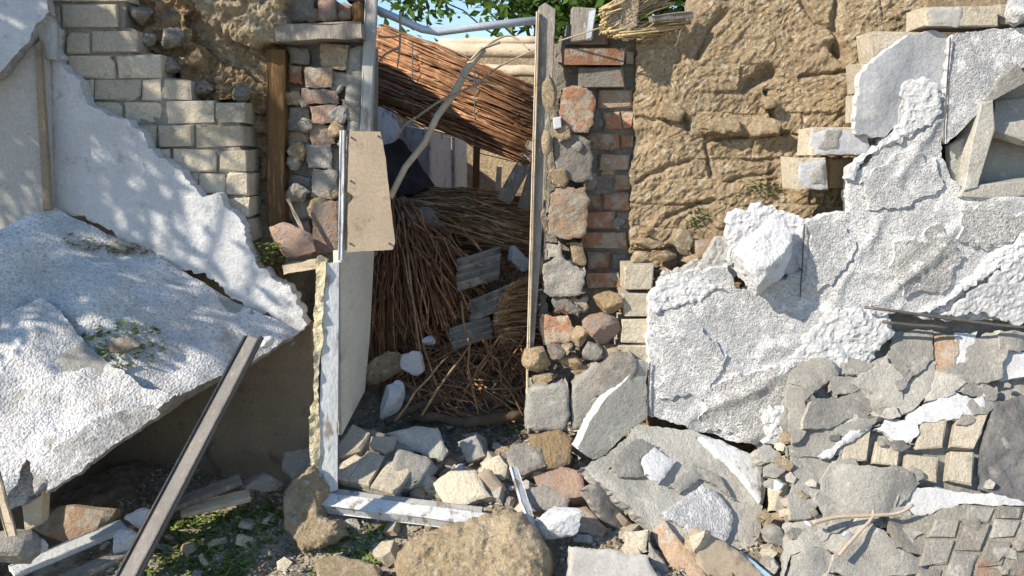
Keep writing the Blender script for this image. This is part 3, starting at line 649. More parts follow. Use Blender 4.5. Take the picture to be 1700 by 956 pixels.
# corrugated slates
def corrugated(name, quad, n, amp, mat, label):
    a, b, c, d = [P(*q) for q in quad]; V, Fc = [], []
    nn = (b - a).cross(d - a).normalized(); nn = nn if nn.dot(CAM - a) > 0 else -nn
    K = n * 8; J = 4
    for s in (1, -1):
        for j in range(J + 1):
            for i in range(K + 1):
                u, v = i / K, j / J; p = (a.lerp(b, u)).lerp(d.lerp(c, u), v)
                V.append(p + nn * (amp * math.sin(u * n * 2 * math.pi) + s * .004) + Vector((rng.uniform(-1, 1), 0, rng.uniform(-1, 1))) * (.006 if j in (0, J) else .001))
    m = (K + 1) * (J + 1); q = K + 1
    for j in range(J):
        for i in range(K):
            f = [j * q + i, j * q + i + 1, (j + 1) * q + i + 1, (j + 1) * q + i]; Fc += [f, [m + k for k in reversed(f)]]
    for i in range(K):
        Fc += [[i + 1, i, m + i, m + i + 1], [J * q + i, J * q + i + 1, m + J * q + i + 1, m + J * q + i]]
    for j in range(J):
        Fc += [[j * q, (j + 1) * q, m + (j + 1) * q, m + j * q], [(j + 1) * q + K, j * q + K, m + j * q + K, m + (j + 1) * q + K]]
    tag(link(name, mesh(name, V, Fc), [mat], None, True), label, 'slate')
corrugated('corrugated_slate', [(760, 432, .52), (758, 484, .42), (828, 462, .44), (832, 408, .56)], 4, .012, 'slate', 'broken piece of grey corrugated slate on the fallen reeds')
corrugated('corrugated_slate', [(778, 500, .46), (782, 536, .40), (846, 506, .42), (842, 474, .50)], 3, .012, 'slate', 'smaller grey corrugated slate piece under the upper slate')
corrugated('corrugated_slate', [(745, 545, .40), (752, 580, .34), (820, 560, .36), (812, 525, .44)], 3, .012, 'slate', 'shaded corrugated slate piece sunk in the loose reeds')
for i, (x, y, Y, a, b, m, l) in enumerate([(682, 601, .16, 42, 40, 'foam', 'white foam cube among reeds inside the doorway'), (650, 664, .04, 34, 66, 'foam', 'tall white foam piece standing just inside the doorway'), (712, 566, .28, 26, 14, 'foam', 'small white foam crumb above the foam cube'),
                                           (706, 366, .82, 56, 44, 'stone_grey', 'grey stone lying on top of the reed fan'), (858, 428, .62, 42, 34, 'adhesive_blue', 'pale cracked plaster piece beside the door post'), (640, 610, .22, 40, 66, 'clay', 'brown clay clod behind the white door leaf')]):
    tag(rock('rubble_piece', x, y, Y, a, b, m, 90 + i, facets=12, rough=.03, dep=.1, rot=10 * i), l, 'rubble')
for a, b, r0, l in [((690, 694, .04), (785, 704, -.02), .022, 'short grey log lying across the threshold'), ((770, 704, -.02), (866, 688, .02), .024, 'second short log lying beside the threshold log'), ((640, 702, .0), (730, 664, .12), .018, 'dark charred plank end inside the threshold')]:
    tag(tubes('log', [(bend(P(*a), P(*b), -.008, 5, .006), r0, r0 * .85)], 'bark', 8), l, 'log')
for a, b, r0, l in [((720, 82, 1.9), (905, 84, 1.7), .045, 'thick pale ceiling log above the reed mat'), ((796, 116, 1.8), (905, 120, 1.65), .036, 'lower pale ceiling log beside the door post'), ((730, 72, 2.1), (905, 68, 2.0), .03, 'thin pale ceiling pole at back of room')]:
    tag(tubes('ceiling_log', [(bend(P(*a), P(*b), 0, 6, .006), r0, r0 * .9)], 'wood_pale', 12), l, 'log')
# cupboard
cb = thing('cupboard', 'white cupboard with two doors standing in the ruined room', 'cupboard', P(715, 318, 2.0))
e0, e1, e2 = P(664, 212, 2.2), P(712, 222, 1.85), P(775, 232, 2.15)
dn = Vector((0, 0, -.55))
def quadslab(nm, a, b, h, th, m, par):
    n_ = (b - a).cross(h).normalized(); n_ = n_ if n_.dot(CAM - a) > 0 else -n_
    return prism_w(nm, [a, b, b + h, a + h], -n_ * th, m, .002, .0008, par)
quadslab('side_panel', e0, e1, dn, .02, 'white_paint', cb)
mid = e1.lerp(e2, .62)
quadslab('door', e1 + Vector((.006, 0, 0)), mid - Vector((.012, 0, 0)), dn, .02, 'white_paint', cb); quadslab('door', mid + Vector((.012, 0, 0)), e2, dn, .02, 'white_paint', cb)
prism_w('top_panel', [e0, e1, e2, e2 + e0 - e1], Vector((0, 0, .02)), 'white_paint', .002, .0008, cb)
t = prism('leaning_panel', [(626, 178), (650, 170), (664, 214), (660, 240), (628, 250)], plane((626, 178, 1.9), (660, 214, 1.9), (628, 250, 1.8)), .02, 'white_paint')
tag(t, 'white panel leaning beside the cupboard in the room', 'panel')
t = slab_surface('black_cloth', ([(632, 240, 1.4), (664, 228, 1.5), (690, 262, 1.55), (722, 312, 1.5), (690, 322, 1.25), (634, 330, 1.1)], [(664, 280, 1.42), (690, 300, 1.3)]), .03, .01, 'black_cloth', 'black_cloth', amp=.01)
tag(t, 'black cloth draped over debris in front of the cupboard', 'cloth')
for a, b, wd, m, l in [((836, 334, 1.0), (888, 238, 1.0), .075, 'wood_grey', 'wide grey board leaning beside the door post'), ((868, 345, .8), (892, 262, .7), .05, 'wood_grey', 'narrow grey board behind the door post'), ((829, 278, 1.6), (826, 330, 1.5), .03, 'wood_pale', 'short pale upright batten in the ruined room'), ((792, 232, 1.9), (790, 318, 1.9), .04, 'wood_brown', 'brown upright board beside the white cupboard')]:
    tag(beam('board', P(*a), P(*b), wd, .025, m, up=(0, 1, 0)), l, 'board')

# ================================================================== RIGHT PIER
rp = thing('red_brick_pier', 'broken red brick door pier smeared with grey cement', 'wall', P(985, 600, 0))
sheet('mortar', [(930, 60), (1056, 60), (1052, 500), (1030, 560), (905, 560), (912, 300)], YP(.048), .35, .012, 'mortar', jag=.2, parent=rp, lump=.016, smooth=False)
for x0, y0, x1, y1, Y, m in [(935, 80, 1038, 108, -.04, 'redbrick'), (1040, 84, 1055, 106, .02, 'redbrick'), (958, 113, 1036, 145, -.02, 'cementbrick'), (992, 150, 1051, 179, .03, 'tanbrick'), (1003, 187, 1032, 214, .03, 'redbrick'), (1034, 186, 1051, 213, .03, 'redbrick'),
                             (984, 221, 1028, 248, .03, 'redbrick'), (1031, 222, 1051, 247, .04, 'redbrick'), (995, 256, 1045, 283, .03, 'tanbrick'), (984, 290, 1018, 315, .035, 'cementbrick'), (1020, 289, 1050, 315, .03, 'redbrick'), (1000, 321, 1046, 348, .03, 'redbrick'), (970, 322, 997, 348, .035, 'redbrick'),
                             (968, 353, 1022, 380, .025, 'redbrick'), (1025, 354, 1046, 380, .04, 'cementbrick'), (962, 386, 1040, 413, .02, 'redbrick'), (974, 419, 1015, 446, .02, 'redbrick'), (1018, 420, 1040, 446, .04, 'cementbrick'), (975, 452, 1031, 478, .02, 'redbrick'), (940, 40, 1010, 74, .0, 'cementbrick')]:
    rect('brick', x0, y0, x1, y1, Y, .10, m, rp, ch=.006, jit=.004, skew=2.5)
def chunk(name, poly, Y, th, m, parent=None, re=.016, lump=.007, n=(0, -1, 0), res=.011, jag=.35):
    cx = sum(p[0] for p in poly) / len(poly); cy = sum(p[1] for p in poly) / len(poly)
    return sheet(name, poly, tilt(cx, cy, Y, n), th, res, m, jag=jag, rnd_edge=re, parent=parent, lump=lump)
for poly, Y, m in [([(934, 146), (975, 142), (988, 150), (986, 205), (978, 222), (930, 215)], -.10, 'redbrick'), ([(922, 226), (960, 222), (984, 232), (986, 300), (955, 304), (918, 298)], -.09, 'cementbrick'), ([(912, 320), (928, 302), (975, 305), (978, 340), (966, 388), (940, 400), (908, 388)], -.10, 'tanbrick'),
                   ([(904, 402), (935, 400), (938, 428), (908, 432)], -.10, 'stone_grey'), ([(940, 402), (968, 400), (972, 436), (944, 442)], -.07, 'clay'), ([(902, 440), (930, 428), (976, 448), (972, 490), (930, 494), (905, 484)], -.12, 'stone_grey'), ([(914, 492), (974, 494), (976, 520), (918, 524)], -.09, 'tanbrick'), ([(900, 526), (945, 522), (955, 545), (946, 570), (905, 572)], -.11, 'redbrick'), ([(895, 486), (914, 486), (914, 530), (898, 530)], -.06, 'cementbrick')]:
    chunk('stone', poly, Y, .12, m, rp, re=.005, lump=.012, jag=.85, res=.0085)
for i in range(22):
    x, y = rng.uniform(915, 1040), rng.uniform(120, 540); a = rng.uniform(8, 20)
    sheet('mortar_smear', [(x + a * math.cos(q) * rng.uniform(.5, 1.3), y + a * math.sin(q) * rng.uniform(.4, 1.2)) for q in (0, 1, 2, 3, 4, 5.2)], YP((-.105 if x < 975 else .02) + rng.uniform(-.01, .015)), .06, .008, rng.choice(['mortar', 'mortar', 'clay', 'cementbrick']), jag=.7, rnd_edge=.006, parent=rp, lump=.012, smooth=False)
for i, (x, y, a, b, m) in enumerate([(925, 585, 40, 30, 'cementbrick'), (960, 560, 36, 30, 'clay'), (997, 548, 58, 46, 'stone_pink'), (1010, 505, 46, 34, 'clay_dark'), (985, 580, 40, 30, 'stone_grey'), (888, 598, 44, 44, 'clay'), (1015, 590, 40, 30, 'clay_pale'), (950, 600, 40, 24, 'clay'), (905, 628, 40, 22, 'clay_pale'), (980, 612, 50, 26, 'clay'), (1035, 610, 30, 26, 'stone_grey'), (940, 578, 26, 20, 'clay_pale')]):
    tag(rock('loose_stone', x, y, -.16, a, b, m, 120 + i, dep=.12, rough=.05), 'loose stone heaped at the foot of the red brick pier', 'stone', 'stones heaped on the pier foot')
pf = thing('pier_foot', 'grey plastered pier foot with rounded broken top beside the threshold', 'plinth', P(960, 720, -.2))
for poly, Y, m in [([(876, 645), (944, 636), (948, 690), (940, 718), (872, 712)], -.22, 'adhesive'), ([(950, 640), (990, 600), (1018, 610), (1012, 650), (975, 712), (950, 716)], -.21, 'adhesive'), ([(985, 625), (1020, 592), (1052, 590), (1060, 612), (1048, 640), (1010, 662), (984, 660)], -.26, 'stone_grey')]:
    chunk('plaster_block', poly, Y, .16, m, pf, re=.012, lump=.005)
cf = thing('cream_brick_corner', 'column of cream bricks at left edge of the right insulation', 'brickwork', P(1055, 600, -.15))
for x0, y0, x1, y1 in [(1036, 440, 1084, 482), (1034, 487, 1082, 526), (1030, 531, 1080, 570), (1026, 574, 1080, 612), (1020, 616, 1080, 655)]:
    rect('brick', x0, y0, x1, y1, -.17, .15, 'silicate', cf)
# masonry over the pier: plank, thatch
t = prism('top_plank', [(950, 12), (990, 12), (986, 66), (946, 72)], YP(-.02), .05, 'wood_grey')
tag(t, 'dark grey plank end above the red brick pier', 'plank')
tag(prism('top_batten', [(978, 18), (990, 16), (982, 66), (974, 66)], YP(-.05), .015, 'metal_white'), 'pale metal strip on the dark plank end', 'strip')
th_ = thing('thatch_bundle', 'yellow straw thatch sticking out over the red brick pier', 'thatch', P(1050, 60, -.05))
ls = []
tag(rock('clay_clod', 1036, 26, -.07, 70, 62, 'clay_pale', 77, sub=5, dep=.16, rough=.06, facets=9), 'rounded pale earth clod under the straw above the red brick pier', 'rubble')
for i in range(170):
    if rng.random() < .55:
        a_ = (1000 + rng.uniform(-6, 14), 34 + rng.uniform(-22, 24)); b_ = (1085 + rng.uniform(-30, 40), 0 + rng.uniform(-40, 12))
    else:
        a_ = (1018 + rng.uniform(-12, 14), 58 + rng.uniform(-6, 6)); b_ = (1130 + rng.uniform(-30, 20), 38 + rng.uniform(-9, 9))
    ls.append((bend(P(*a_, -.12 + rng.uniform(-.04, .04)), P(*b_, .02 + rng.uniform(-.06, .08)), 0, 3, .008), .0035, .0022))
o = tubes('straw_layer', ls, 'straw', 4, th_); o['kind'] = 'stuff'
tag(beam('top_stick', P(1080, 32, -.10), P(1148, 24, -.05), .03, .025, 'wood_grey', up=(0, 0, 1)), 'short grey stick lying on the straw thatch', 'stick')

# ================================================================== RIGHT WALL
cw = sheet('clay_wall', [(1054, 66), (1085, 50), (1150, 42), (1180, -40), (1560, -60), (1560, 330), (1500, 360), (1420, 420), (1300, 470), (1100, 470), (1044, 420), (1050, 250)], YP(-.005), .40, .0068, 'clay', clay_disp(.75, 38, cracks=[crk((1180, 236), (1310, 222), .035, .008), crk((1325, 130), (1412, 116), .035, .008), crk((1385, -10), (1392, 92), .05, .011), crk((1328, 8), (1382, 46), .03, .009), crk((1160, 92), (1200, 18), .035, .012), crk((1248, 140), (1280, 122), .075, .020), crk((1276, 150), (1284, 196), .05, .010),
    crk((1172, 225), (1178, 290), .03, .008), crk((1060, 196), (1130, 204), .025, .007), crk((1128, 190), (1140, 210), .05, .010), crk((1210, 300), (1290, 280), .025, .008), crk((1060, 300), (1140, 268), .03, .010), crk((1110, 360), (1190, 330), .03, .010), crk((1385, 80), (1396, 96), .06, .018)]), jag=.7, smooth=False)
t = sheet('core_wall', [(1540, -60), (2300, -60), (2300, 900), (1100, 900), (1080, 470), (1540, 320)], YP(-.02), .35, .05, 'clay', lambda p: .02 * NZ(p * 5), jag=.3)
tag(t, 'rough clay core of the wall behind the broken window reveal', 'wall')
tag(cw, 'eroded tan clay wall right of the red brick pier', 'wall')
for i, (x, y, a, b, rot) in enumerate([(1112, 188, 44, 34, 30), (1205, 206, 62, 26, 0), (1268, 208, 60, 28, 2), (1180, 410, 50, 24, 0), (1276, 170, 26, 22, 0)]):
    chunk('clod', [(x - a / 2, y + b * .1), (x - a * .3, y - b / 2), (x + a * .2, y - b * .45), (x + a / 2, y - b * .1), (x + a * .42, y + b * .4), (x - a * .1, y + b / 2), (x - a * .4, y + b * .4)], -.045, .06, 'clay', cw, re=.008, lump=.014, jag=.8, res=.008, n=(rng.uniform(-.2, .2), -1, rng.uniform(-.1, .3)))
for i, (x, y, a, b, m) in enumerate([(1130, 398, 40, 40, 'clay_pale'), (1080, 405, 44, 20, 'clay'), (1102, 425, 40, 20, 'clay'), (1062, 428, 30, 18, 'clay_pale'), (1150, 430, 36, 18, 'clay'), (1075, 386, 24, 16, 'clay_dark'), (1200, 375, 30, 20, 'clay')]):
    tag(rock('clay_lump', x, y, -.09, a, b, m, 180 + i, dep=.1, rough=.05), 'clay lump resting on the broken ledge of the clay wall', 'rubble', 'clay lumps along the ledge under the clay wall')
tag(prism('ledge_brick', [(1155, 400), (1215, 402), (1212, 432), (1156, 428)], YP(-.12), .1, 'tanbrick'), 'tan brick lying on the ledge below the clay wall', 'brick')

br = thing('cream_brick_edge', 'stepped broken edge of cream bricks against the right clay wall', 'brickwork', P(1420, 330, -.2))
for x0, y0, x1, y1, Y, m in [(1536, 10, 1657, 44, -.235, 'silicate'), (1450, 52, 1530, 100, -.2, 'silicate'), (1432, 104, 1500, 152, -.19, 'silicate'), (1428, 156, 1500, 202, -.2, 'silicate'), (1345, 212, 1440, 258, -.215, 'silicate'), (1318, 262, 1372, 314, -.24, 'silicate'), (1376, 264, 1420, 312, -.12, 'clay_dark'), (1444, 206, 1520, 256, -.17, 'silicate'), (1424, 262, 1500, 310, -.16, 'silicate'), (1502, 156, 1580, 204, -.17, 'silicate'), (1660, 8, 1790, 42, -.2, 'silicate')]:
    rect('brick', x0, y0, x1, y1, Y, .15, m, br, ch=.006, jit=.004, skew=2.5)
for poly, Y, m in [([(1350, 222), (1372, 214), (1438, 216), (1440, 250), (1400, 258), (1356, 254), (1346, 240)], -.222, 'adhesive_blue'), ([(1372, 216), (1396, 216), (1392, 250), (1360, 248)], -.228, 'adhesive'), ([(1326, 270), (1350, 264), (1372, 266), (1370, 312), (1340, 314), (1322, 296)], -.247, 'adhesive_blue'), ([(1340, 284), (1366, 272), (1368, 304), (1348, 306)], -.252, 'adhesive'), ([(1540, 14), (1600, 12), (1590, 40), (1544, 42)], -.24, 'smooth_plaster')]:
    sheet('adhesive_smear', poly, YP(Y), .012, .008, m, jag=.6, rnd_edge=.004, parent=br, lump=.006)
tag(rock('render_lump', 1690, 18, -.24, 50, 50, 'pebble', 199, dep=.1, rough=.06), 'lump of grey render above the right insulation corner', 'rubble')

# insulation over the right wall
FOLD = [crk(*q) for q in [((1080, 694), (1350, 548), .030, .045), ((1240, 566), (1445, 500), .022, .035), ((1420, 486), (1535, 376), .026, .04), ((1340, 500), (1424, 350), .020, .03), ((1470, 520), (1690, 396), .028, .04), ((1540, 300), (1710, 350), .022, .035), ((1100, 520), (1230, 610), .022, .05), ((1180, 716), (1310, 640), .025, .035), ((1440, 300), (1500, 210), .020, .03), ((1380, 440), (1470, 440), .015, .03), ((1600, 470), (1700, 450), .02, .03)]]
def foam_big(p):
    z = .0025 * (NZ(p * 42) + .8 * NZ(p * 88)) + .014 * NZ(p * 3.1) + .006 * NZ(Vector((p.x * 6 + p.z * 6, p.z * 2 - p.x * 2, 1)) * 2)
    pw = Vector((p.x + .03 * NZ(p * 5) + .01 * NZ(p * 17), 0, p.z + .03 * NZ(p * 5 + Vector((3, 3, 3))) + .01 * NZ(p * 19)))
    for a, e, l2, dep, wd in FOLD:
        t_ = (pw - a).dot(e) / l2
        if -.1 < t_ < 1.1:
            dd = abs((pw - a - e * min(1, max(0, t_))).length)
            if dd < wd: z += dep * .75 * (1 - dd / wd) * (.7 + .5 * NZ(p * 12))
    return z
t = sheet('rendered_insulation', [(1076, 690), (1080, 600), (1079, 506), (1090, 496), (1100, 462), (1160, 448), (1210, 440), (1225, 480), (1262, 476), (1332, 452), (1340, 372), (1412, 352), (1416, 300), (1470, 236), (1496, 205), (1500, 150), (1525, 132), (1545, 132), (1572, 160), (1566, 240), (1575, 282), (1590, 318), (1640, 330), (1790, 330), (1790, 545), (1700, 538), (1460, 520), (1486, 556), (1440, 590), (1418, 626), (1320, 600), (1314, 690), (1300, 728), (1268, 744), (1170, 722)],
          YP(-.235), .075, .010, 'pebble', foam_big, jag=.8, side='foam')
tag(t, 'large sheet of pebbled grey render on white foam across the right wall', 'insulation')
t = sheet('rendered_insulation', [(1584, 58), (1640, 48), (1790, 36), (1790, 120), (1700, 112), (1660, 132), (1634, 165), (1628, 188), (1600, 215), (1572, 238), (1574, 150)], YP(-.245), .075, .010, 'pebble', foam_big, jag=.4, side='foam')
tag(t, 'upper piece of pebbled render beside the broken window reveal', 'insulation')
t = slab_surface('adhesive_patch', ([(1420, 222), (1418, 170), (1428, 118), (1455, 96), (1508, 62), (1548, 52), (1578, 60), (1564, 150), (1545, 148), (1505, 150), (1498, 205), (1470, 226), (1440, 222)], [(1460, 160, -.26), (1500, 110, -.25)]) if False else
     ([(1420, 222, -.24), (1418, 170, -.25), (1428, 118, -.25), (1455, 96, -.24), (1508, 62, -.22), (1548, 52, -.21), (1578, 60, -.21), (1564, 150, -.2), (1530, 150, -.2), (1505, 170, -.22), (1498, 205, -.235), (1470, 226, -.245), (1440, 222, -.245)], [(1460, 160, -.275), (1490, 110, -.245), (1525, 100, -.205), (1460, 118, -.262), (1450, 190, -.268)]), .010, .03, 'adhesive_blue', 'foam', amp=.0012)
tag(t, 'smooth blue grey adhesive patch curling off the cream bricks', 'plaster')
# broken white foam ridges
def ridge(name, poly, Y, th, label, mat='foam', lump=.03, re=.04, n=(0, -1, 0), res=.010):
    cx = sum(p[0] for p in poly) / len(poly); cy = sum(p[1] for p in poly) / len(poly)
    tag(sheet(name, poly, tilt(cx, cy, Y, n), th, res, mat, lambda p: .006 * NZ(p * 45) + .005 * NZ(p * 95) + .4 * lump * NZ(Vector((p.x * 20 + p.z * 14, p.y, p.z * 6))), jag=1.5, rnd_edge=re * .15, lump=lump * .30, smooth=False), label, 'insulation')
tag(rock('foam_chunk', 1262, 432, -.29, 82, 116, 'foam', 614, sub=5, dep=.18, rough=.055, facets=9, lumps=.10, rot=12), 'thick white foam chunk standing out from the clay wall ledge', 'insulation')
ridge('foam_sheet', [(1218, 365), (1262, 352), (1330, 356), (1338, 374), (1334, 456), (1290, 470), (1215, 430)], -.20, .06, 'pale foam sheet behind the thick white foam chunk', lump=.012, re=.01)
ridge('foam_strip', [(1100, 452), (1120, 452), (1210, 404), (1222, 402), (1215, 460), (1180, 452), (1110, 470), (1088, 470)], -.19, .05, 'smooth pale strip of foam below the clay wall ledge', 'smooth_plaster', .006, .008)
ridge('foam_lip', [(1082, 500), (1092, 470), (1120, 462), (1170, 462), (1200, 478), (1170, 496), (1120, 510), (1090, 520)], -.25, .05, 'lumpy white foam lip at left corner of render sheet', lump=.02, re=.025)
ridge('foam_ridge', [(1500, 145), (1546, 130), (1570, 165), (1530, 215), (1485, 240), (1440, 270), (1412, 298), (1420, 270), (1470, 232), (1500, 205)], -.252, .05, 'bright torn foam edge below the adhesive patch', lump=.02, re=.03)
ridge('foam_ridge', [(1530, 520), (1580, 480), (1640, 430), (1690, 392), (1790, 350), (1790, 400), (1700, 418), (1640, 458), (1590, 500), (1560, 522)], -.262, .06, 'long white foam ridge running up right above the black rod', lump=.02, re=.03)
ridge('foam_ridge', [(1318, 596), (1340, 560), (1400, 510), (1450, 505), (1478, 520), (1480, 558), (1440, 600), (1410, 624), (1370, 600)], -.262, .06, 'torn white foam mass above the grey adhesive patch', lump=.03, re=.03)
ridge('foam_ridge', [(1268, 738), (1270, 700), (1316, 672), (1320, 720), (1300, 738)], -.30, .06, 'small bright foam lump at bottom of render sheet', lump=.02, re=.02)
for poly, Y, m, l in [([(1185, 645), (1250, 622), (1312, 606), (1312, 700), (1270, 728), (1165, 714), (1150, 690)], -.247, 'pebble_dirty', 'dirty speckled render patch at bottom of the large render sheet'), ([(1482, 402), (1556, 372), (1604, 424), (1566, 486), (1500, 492), (1476, 450)], -.247, 'pebble_dirty', 'dark speckled render patch left of the long foam ridge'), ([(1345, 378), (1400, 362), (1420, 420), (1380, 470), (1338, 476)], -.247, 'pebble', 'thin raised flake of grey render beside the middle joint'), ([(1425, 300), (1500, 250), (1560, 260), (1570, 310), (1500, 350), (1440, 352)], -.247, 'pebble', 'thin raised flake of grey render below the torn foam edge'), ([(1100, 560), (1170, 540), (1210, 590), (1170, 650), (1096, 660)], -.247, 'pebble', 'thin raised flake of grey render at left end of sheet'), ([(1600, 340), (1690, 345), (1790, 350), (1790, 380), (1690, 392), (1640, 420), (1596, 400)], -.247, 'pebble_dirty', 'speckled render flake under the window reveal')]:
    tag(sheet('render_flake', poly, YP(Y), .03, .009, m, foam_big, jag=1.3, side='foam'), l, 'insulation')
ridge('render_patch', [(1560, 525), (1620, 480), (1668, 440), (1690, 410), (1790, 400), (1790, 535), (1690, 530)], -.262, .03, 'grey render patch below the long foam ridge', 'adhesive_blue', .012, .01)
# dark cracks are open joints: thin dark strips stand in for the shade inside
for a, b, l in [((1336, 372, -.245), (1328, 494, -.245), 'thin dark strip for the shaded joint in the middle of render sheet'), ((1578, 62, -.25), (1566, 236, -.25), 'thin dark strip for the shaded joint between the two render sheets'), ((1079, 602, -.245), (1075, 692, -.245), 'thin dark strip for the shaded joint at lower left of render sheet'), ((1452, 300, -.244), (1440, 412, -.244), 'faint scratch strip in the render sheet')][:3]:
    tag(beam('joint_shade_strip', P(*a), P(*b), .005, .006, 'metal_dark', up=(0, 1, 0)), l, 'joint')
for a, b, r0, l in [((1436, 510, -.285), (1760, 552, -.30), .006, 'long black rod lying across the right render sheet'), ((1466, 534, -.28), (1580, 546, -.27), .007, 'short black rod below the long black rod')]:
    tag(tubes('rod', [(bend(P(*a), P(*b), 0, 6, .004), r0, r0)], 'metal_dark', 6), l, 'rod')
# window reveal
wr = thing('window_reveal', 'broken window reveal opening in the right insulation', 'window', P(1660, 330, -.15))
prism('back_panel', [(1600, 90), (1790, 60), (1790, 345), (1590, 340)], YP(-.10), .03, 'adhesive', parent=wr)
prism('sill_block', [(1652, 168), (1790, 150), (1790, 246), (1700, 232), (1646, 215)], plane((1652, 168, -.14), (1700, 232, -.22), (1790, 246, -.22)), .04, 'adhesive_pale', parent=wr, ch=.004)
prism('head_block', [(1690, 104), (1712, 134), (1640, 172), (1634, 165), (1660, 130)], YP(-.25), .05, 'adhesive', parent=wr)
prism('jamb_strip', [(1630, 170), (1648, 166), (1652, 215), (1622, 312), (1600, 318), (1612, 240)], YP(-.255), .12, 'adhesive_pale', parent=wr)
prism('jamb_face', [(1576, 242), (1622, 214), (1630, 200), (1606, 316), (1590, 318), (1576, 280)], YP(-.20), .03, 'adhesive_pale', parent=wr)
prism('sill', [(1602, 310), (1690, 300), (1790, 290), (1790, 318), (1640, 330), (1592, 326)], YP(-.25), .10, 'adhesive_pale', parent=wr)

# ------------------------------------------------------------------ lower right: fallen facing leaning on the wall
LR = plane((1300, 600, -.22), (1700, 600, -.22), (1500, 956, -.60))
def LRo(k): return (LR[0] + LR[1] * k, LR[1])
base = sheet('fallen_facing', [(1312, 640), (1316, 560), (1440, 500), (1790, 500), (1790, 1010), (1262, 1010), (1284, 940), (1312, 880), (1300, 830), (1326, 770), (1304, 700)], LR, .10, .013, 'adhesive', lambda p: .012 * NZ(p * 6) + .008 * NZ(p * 22), jag=.5)
tag(base, 'fallen leaning facing of dark mortar below the right render sheet', 'wall')
def patch(name, poly, k, th, m, lump=.006, re=.008, parent=base, curl=0, res=.011, jag=.5, side=None, slump=0):
    c_ = hit(sum(p[0] for p in poly) / len(poly), sum(p[1] for p in poly) / len(poly), LRo(k))
    pl = (c_, (LR[1] + Vector((rng.uniform(-1, 1), rng.uniform(-.5, .5), rng.uniform(-1, 1))) * slump).normalized())
    return sheet(name, poly, pl, th, res, m, (lambda p: curl * max(0, NZ(p * 5 + Vector((2, 7, 1)))) * 2) if curl else None, jag=jag, rnd_edge=re, parent=parent, lump=lump, side=side)
FL = [([(1313, 603), (1366, 606), (1384, 628), (1348, 652), (1338, 668), (1340, 713), (1321, 730), (1314, 678)], .030, 'adhesive'), ([(1346, 660), (1388, 664), (1434, 646), (1455, 690), (1406, 695), (1386, 706), (1341, 710)], .050, 'adhesive'), ([(1321, 706), (1344, 708), (1392, 704), (1452, 692), (1446, 702), (1398, 736), (1392, 752), (1318, 752)], .036, 'adhesive'),
      ([(1419, 634), (1471, 594), (1494, 628), (1496, 684), (1461, 696), (1436, 648)], .055, 'adhesive_pale'), ([(1380, 628), (1420, 630), (1436, 646), (1390, 662), (1376, 648)], .028, 'adhesive'), ([(1474, 594), (1486, 550), (1543, 550), (1545, 596), (1496, 644)], .048, 'adhesive'), ([(1497, 645), (1543, 598), (1553, 603), (1541, 646), (1521, 676), (1496, 686)], .038, 'adhesive'),
      ([(1553, 552), (1590, 560), (1580, 606), (1561, 626), (1554, 600)], .040, 'tanbrick'), ([(1549, 612), (1573, 626), (1580, 650), (1540, 664)], .052, 'adhesive_pale'), ([(1569, 610), (1606, 604), (1613, 628), (1654, 643), (1648, 662), (1580, 648)], .042, 'adhesive'), ([(1588, 556), (1620, 552), (1612, 580), (1606, 606), (1582, 606)], .052, 'foam'), ([(1610, 578), (1634, 554), (1662, 560), (1660, 624), (1626, 636), (1604, 620)], .066, 'adhesive'), ([(1662, 586), (1790, 590), (1790, 622), (1658, 626)], .05, 'adhesive_blue'), ([(1664, 552), (1790, 556), (1790, 584), (1664, 580)], .03, 'adhesive'),
      ([(1392, 768), (1501, 786), (1520, 803), (1503, 826), (1478, 850), (1376, 856), (1362, 828)], .045, 'adhesive'), ([(1318, 756), (1396, 756), (1390, 790), (1364, 826), (1350, 856), (1316, 858)], .018, 'adhesive'), ([(1307, 872), (1356, 861), (1450, 860), (1398, 920), (1356, 908), (1316, 920), (1304, 960)], .040, 'adhesive_pale'), ([(1392, 922), (1448, 874), (1480, 903), (1520, 928), (1544, 950), (1461, 958), (1380, 950)], .050, 'adhesive'), ([(1316, 922), (1358, 912), (1392, 926), (1384, 956), (1310, 990)], .030, 'adhesive'), ([(1470, 860), (1538, 854), (1534, 922), (1486, 908)], .055, 'mortar'), ([(1380, 955), (1460, 962), (1548, 952), (1560, 1005), (1370, 1005)], .036, 'adhesive_pale'), ([(1504, 808), (1560, 812), (1640, 820), (1700, 838), (1600, 838), (1540, 856), (1480, 856)], .035, 'adhesive_blue')]
for poly, k, m in FL:
    cx = sum(p[0] for p in poly) / len(poly); cy = sum(p[1] for p in poly) / len(poly); k = .022 + .45 * (k - .02)
    poly = [(cx + (x - cx) * 1.07 + 3 * (x > cx) - 3 * (x < cx), cy + (y - cy) * 1.08) for x, y in poly]
    patch('adhesive_flake', poly, k + .012, .020, m, lump=.005, curl=.030, re=.0015, jag=.6, slump=.20, side='adhesive_pale' if m == 'adhesive' else None)
for i in range(34):
    x, y = (rng.uniform(1325, 1660), rng.uniform(600, 700)) if i < 18 else (rng.uniform(1325, 1530), rng.uniform(770, 950)); a = rng.uniform(14, 34); an = rng.uniform(0, 3)
    patch('adhesive_flake', [(x + a * math.cos(an + q) * rng.uniform(.5, 1.2), y + a * .6 * math.sin(an + q) * rng.uniform(.5, 1.2)) for q in (0, 1.1, 2.2, 3.4, 4.6, 5.5)], .046 + rng.uniform(-.006, .008), .014, rng.choice(['adhesive', 'adhesive', 'adhesive', 'adhesive_pale', 'stone_grey']), lump=.004, re=.001, jag=.5, slump=.22, res=.010)
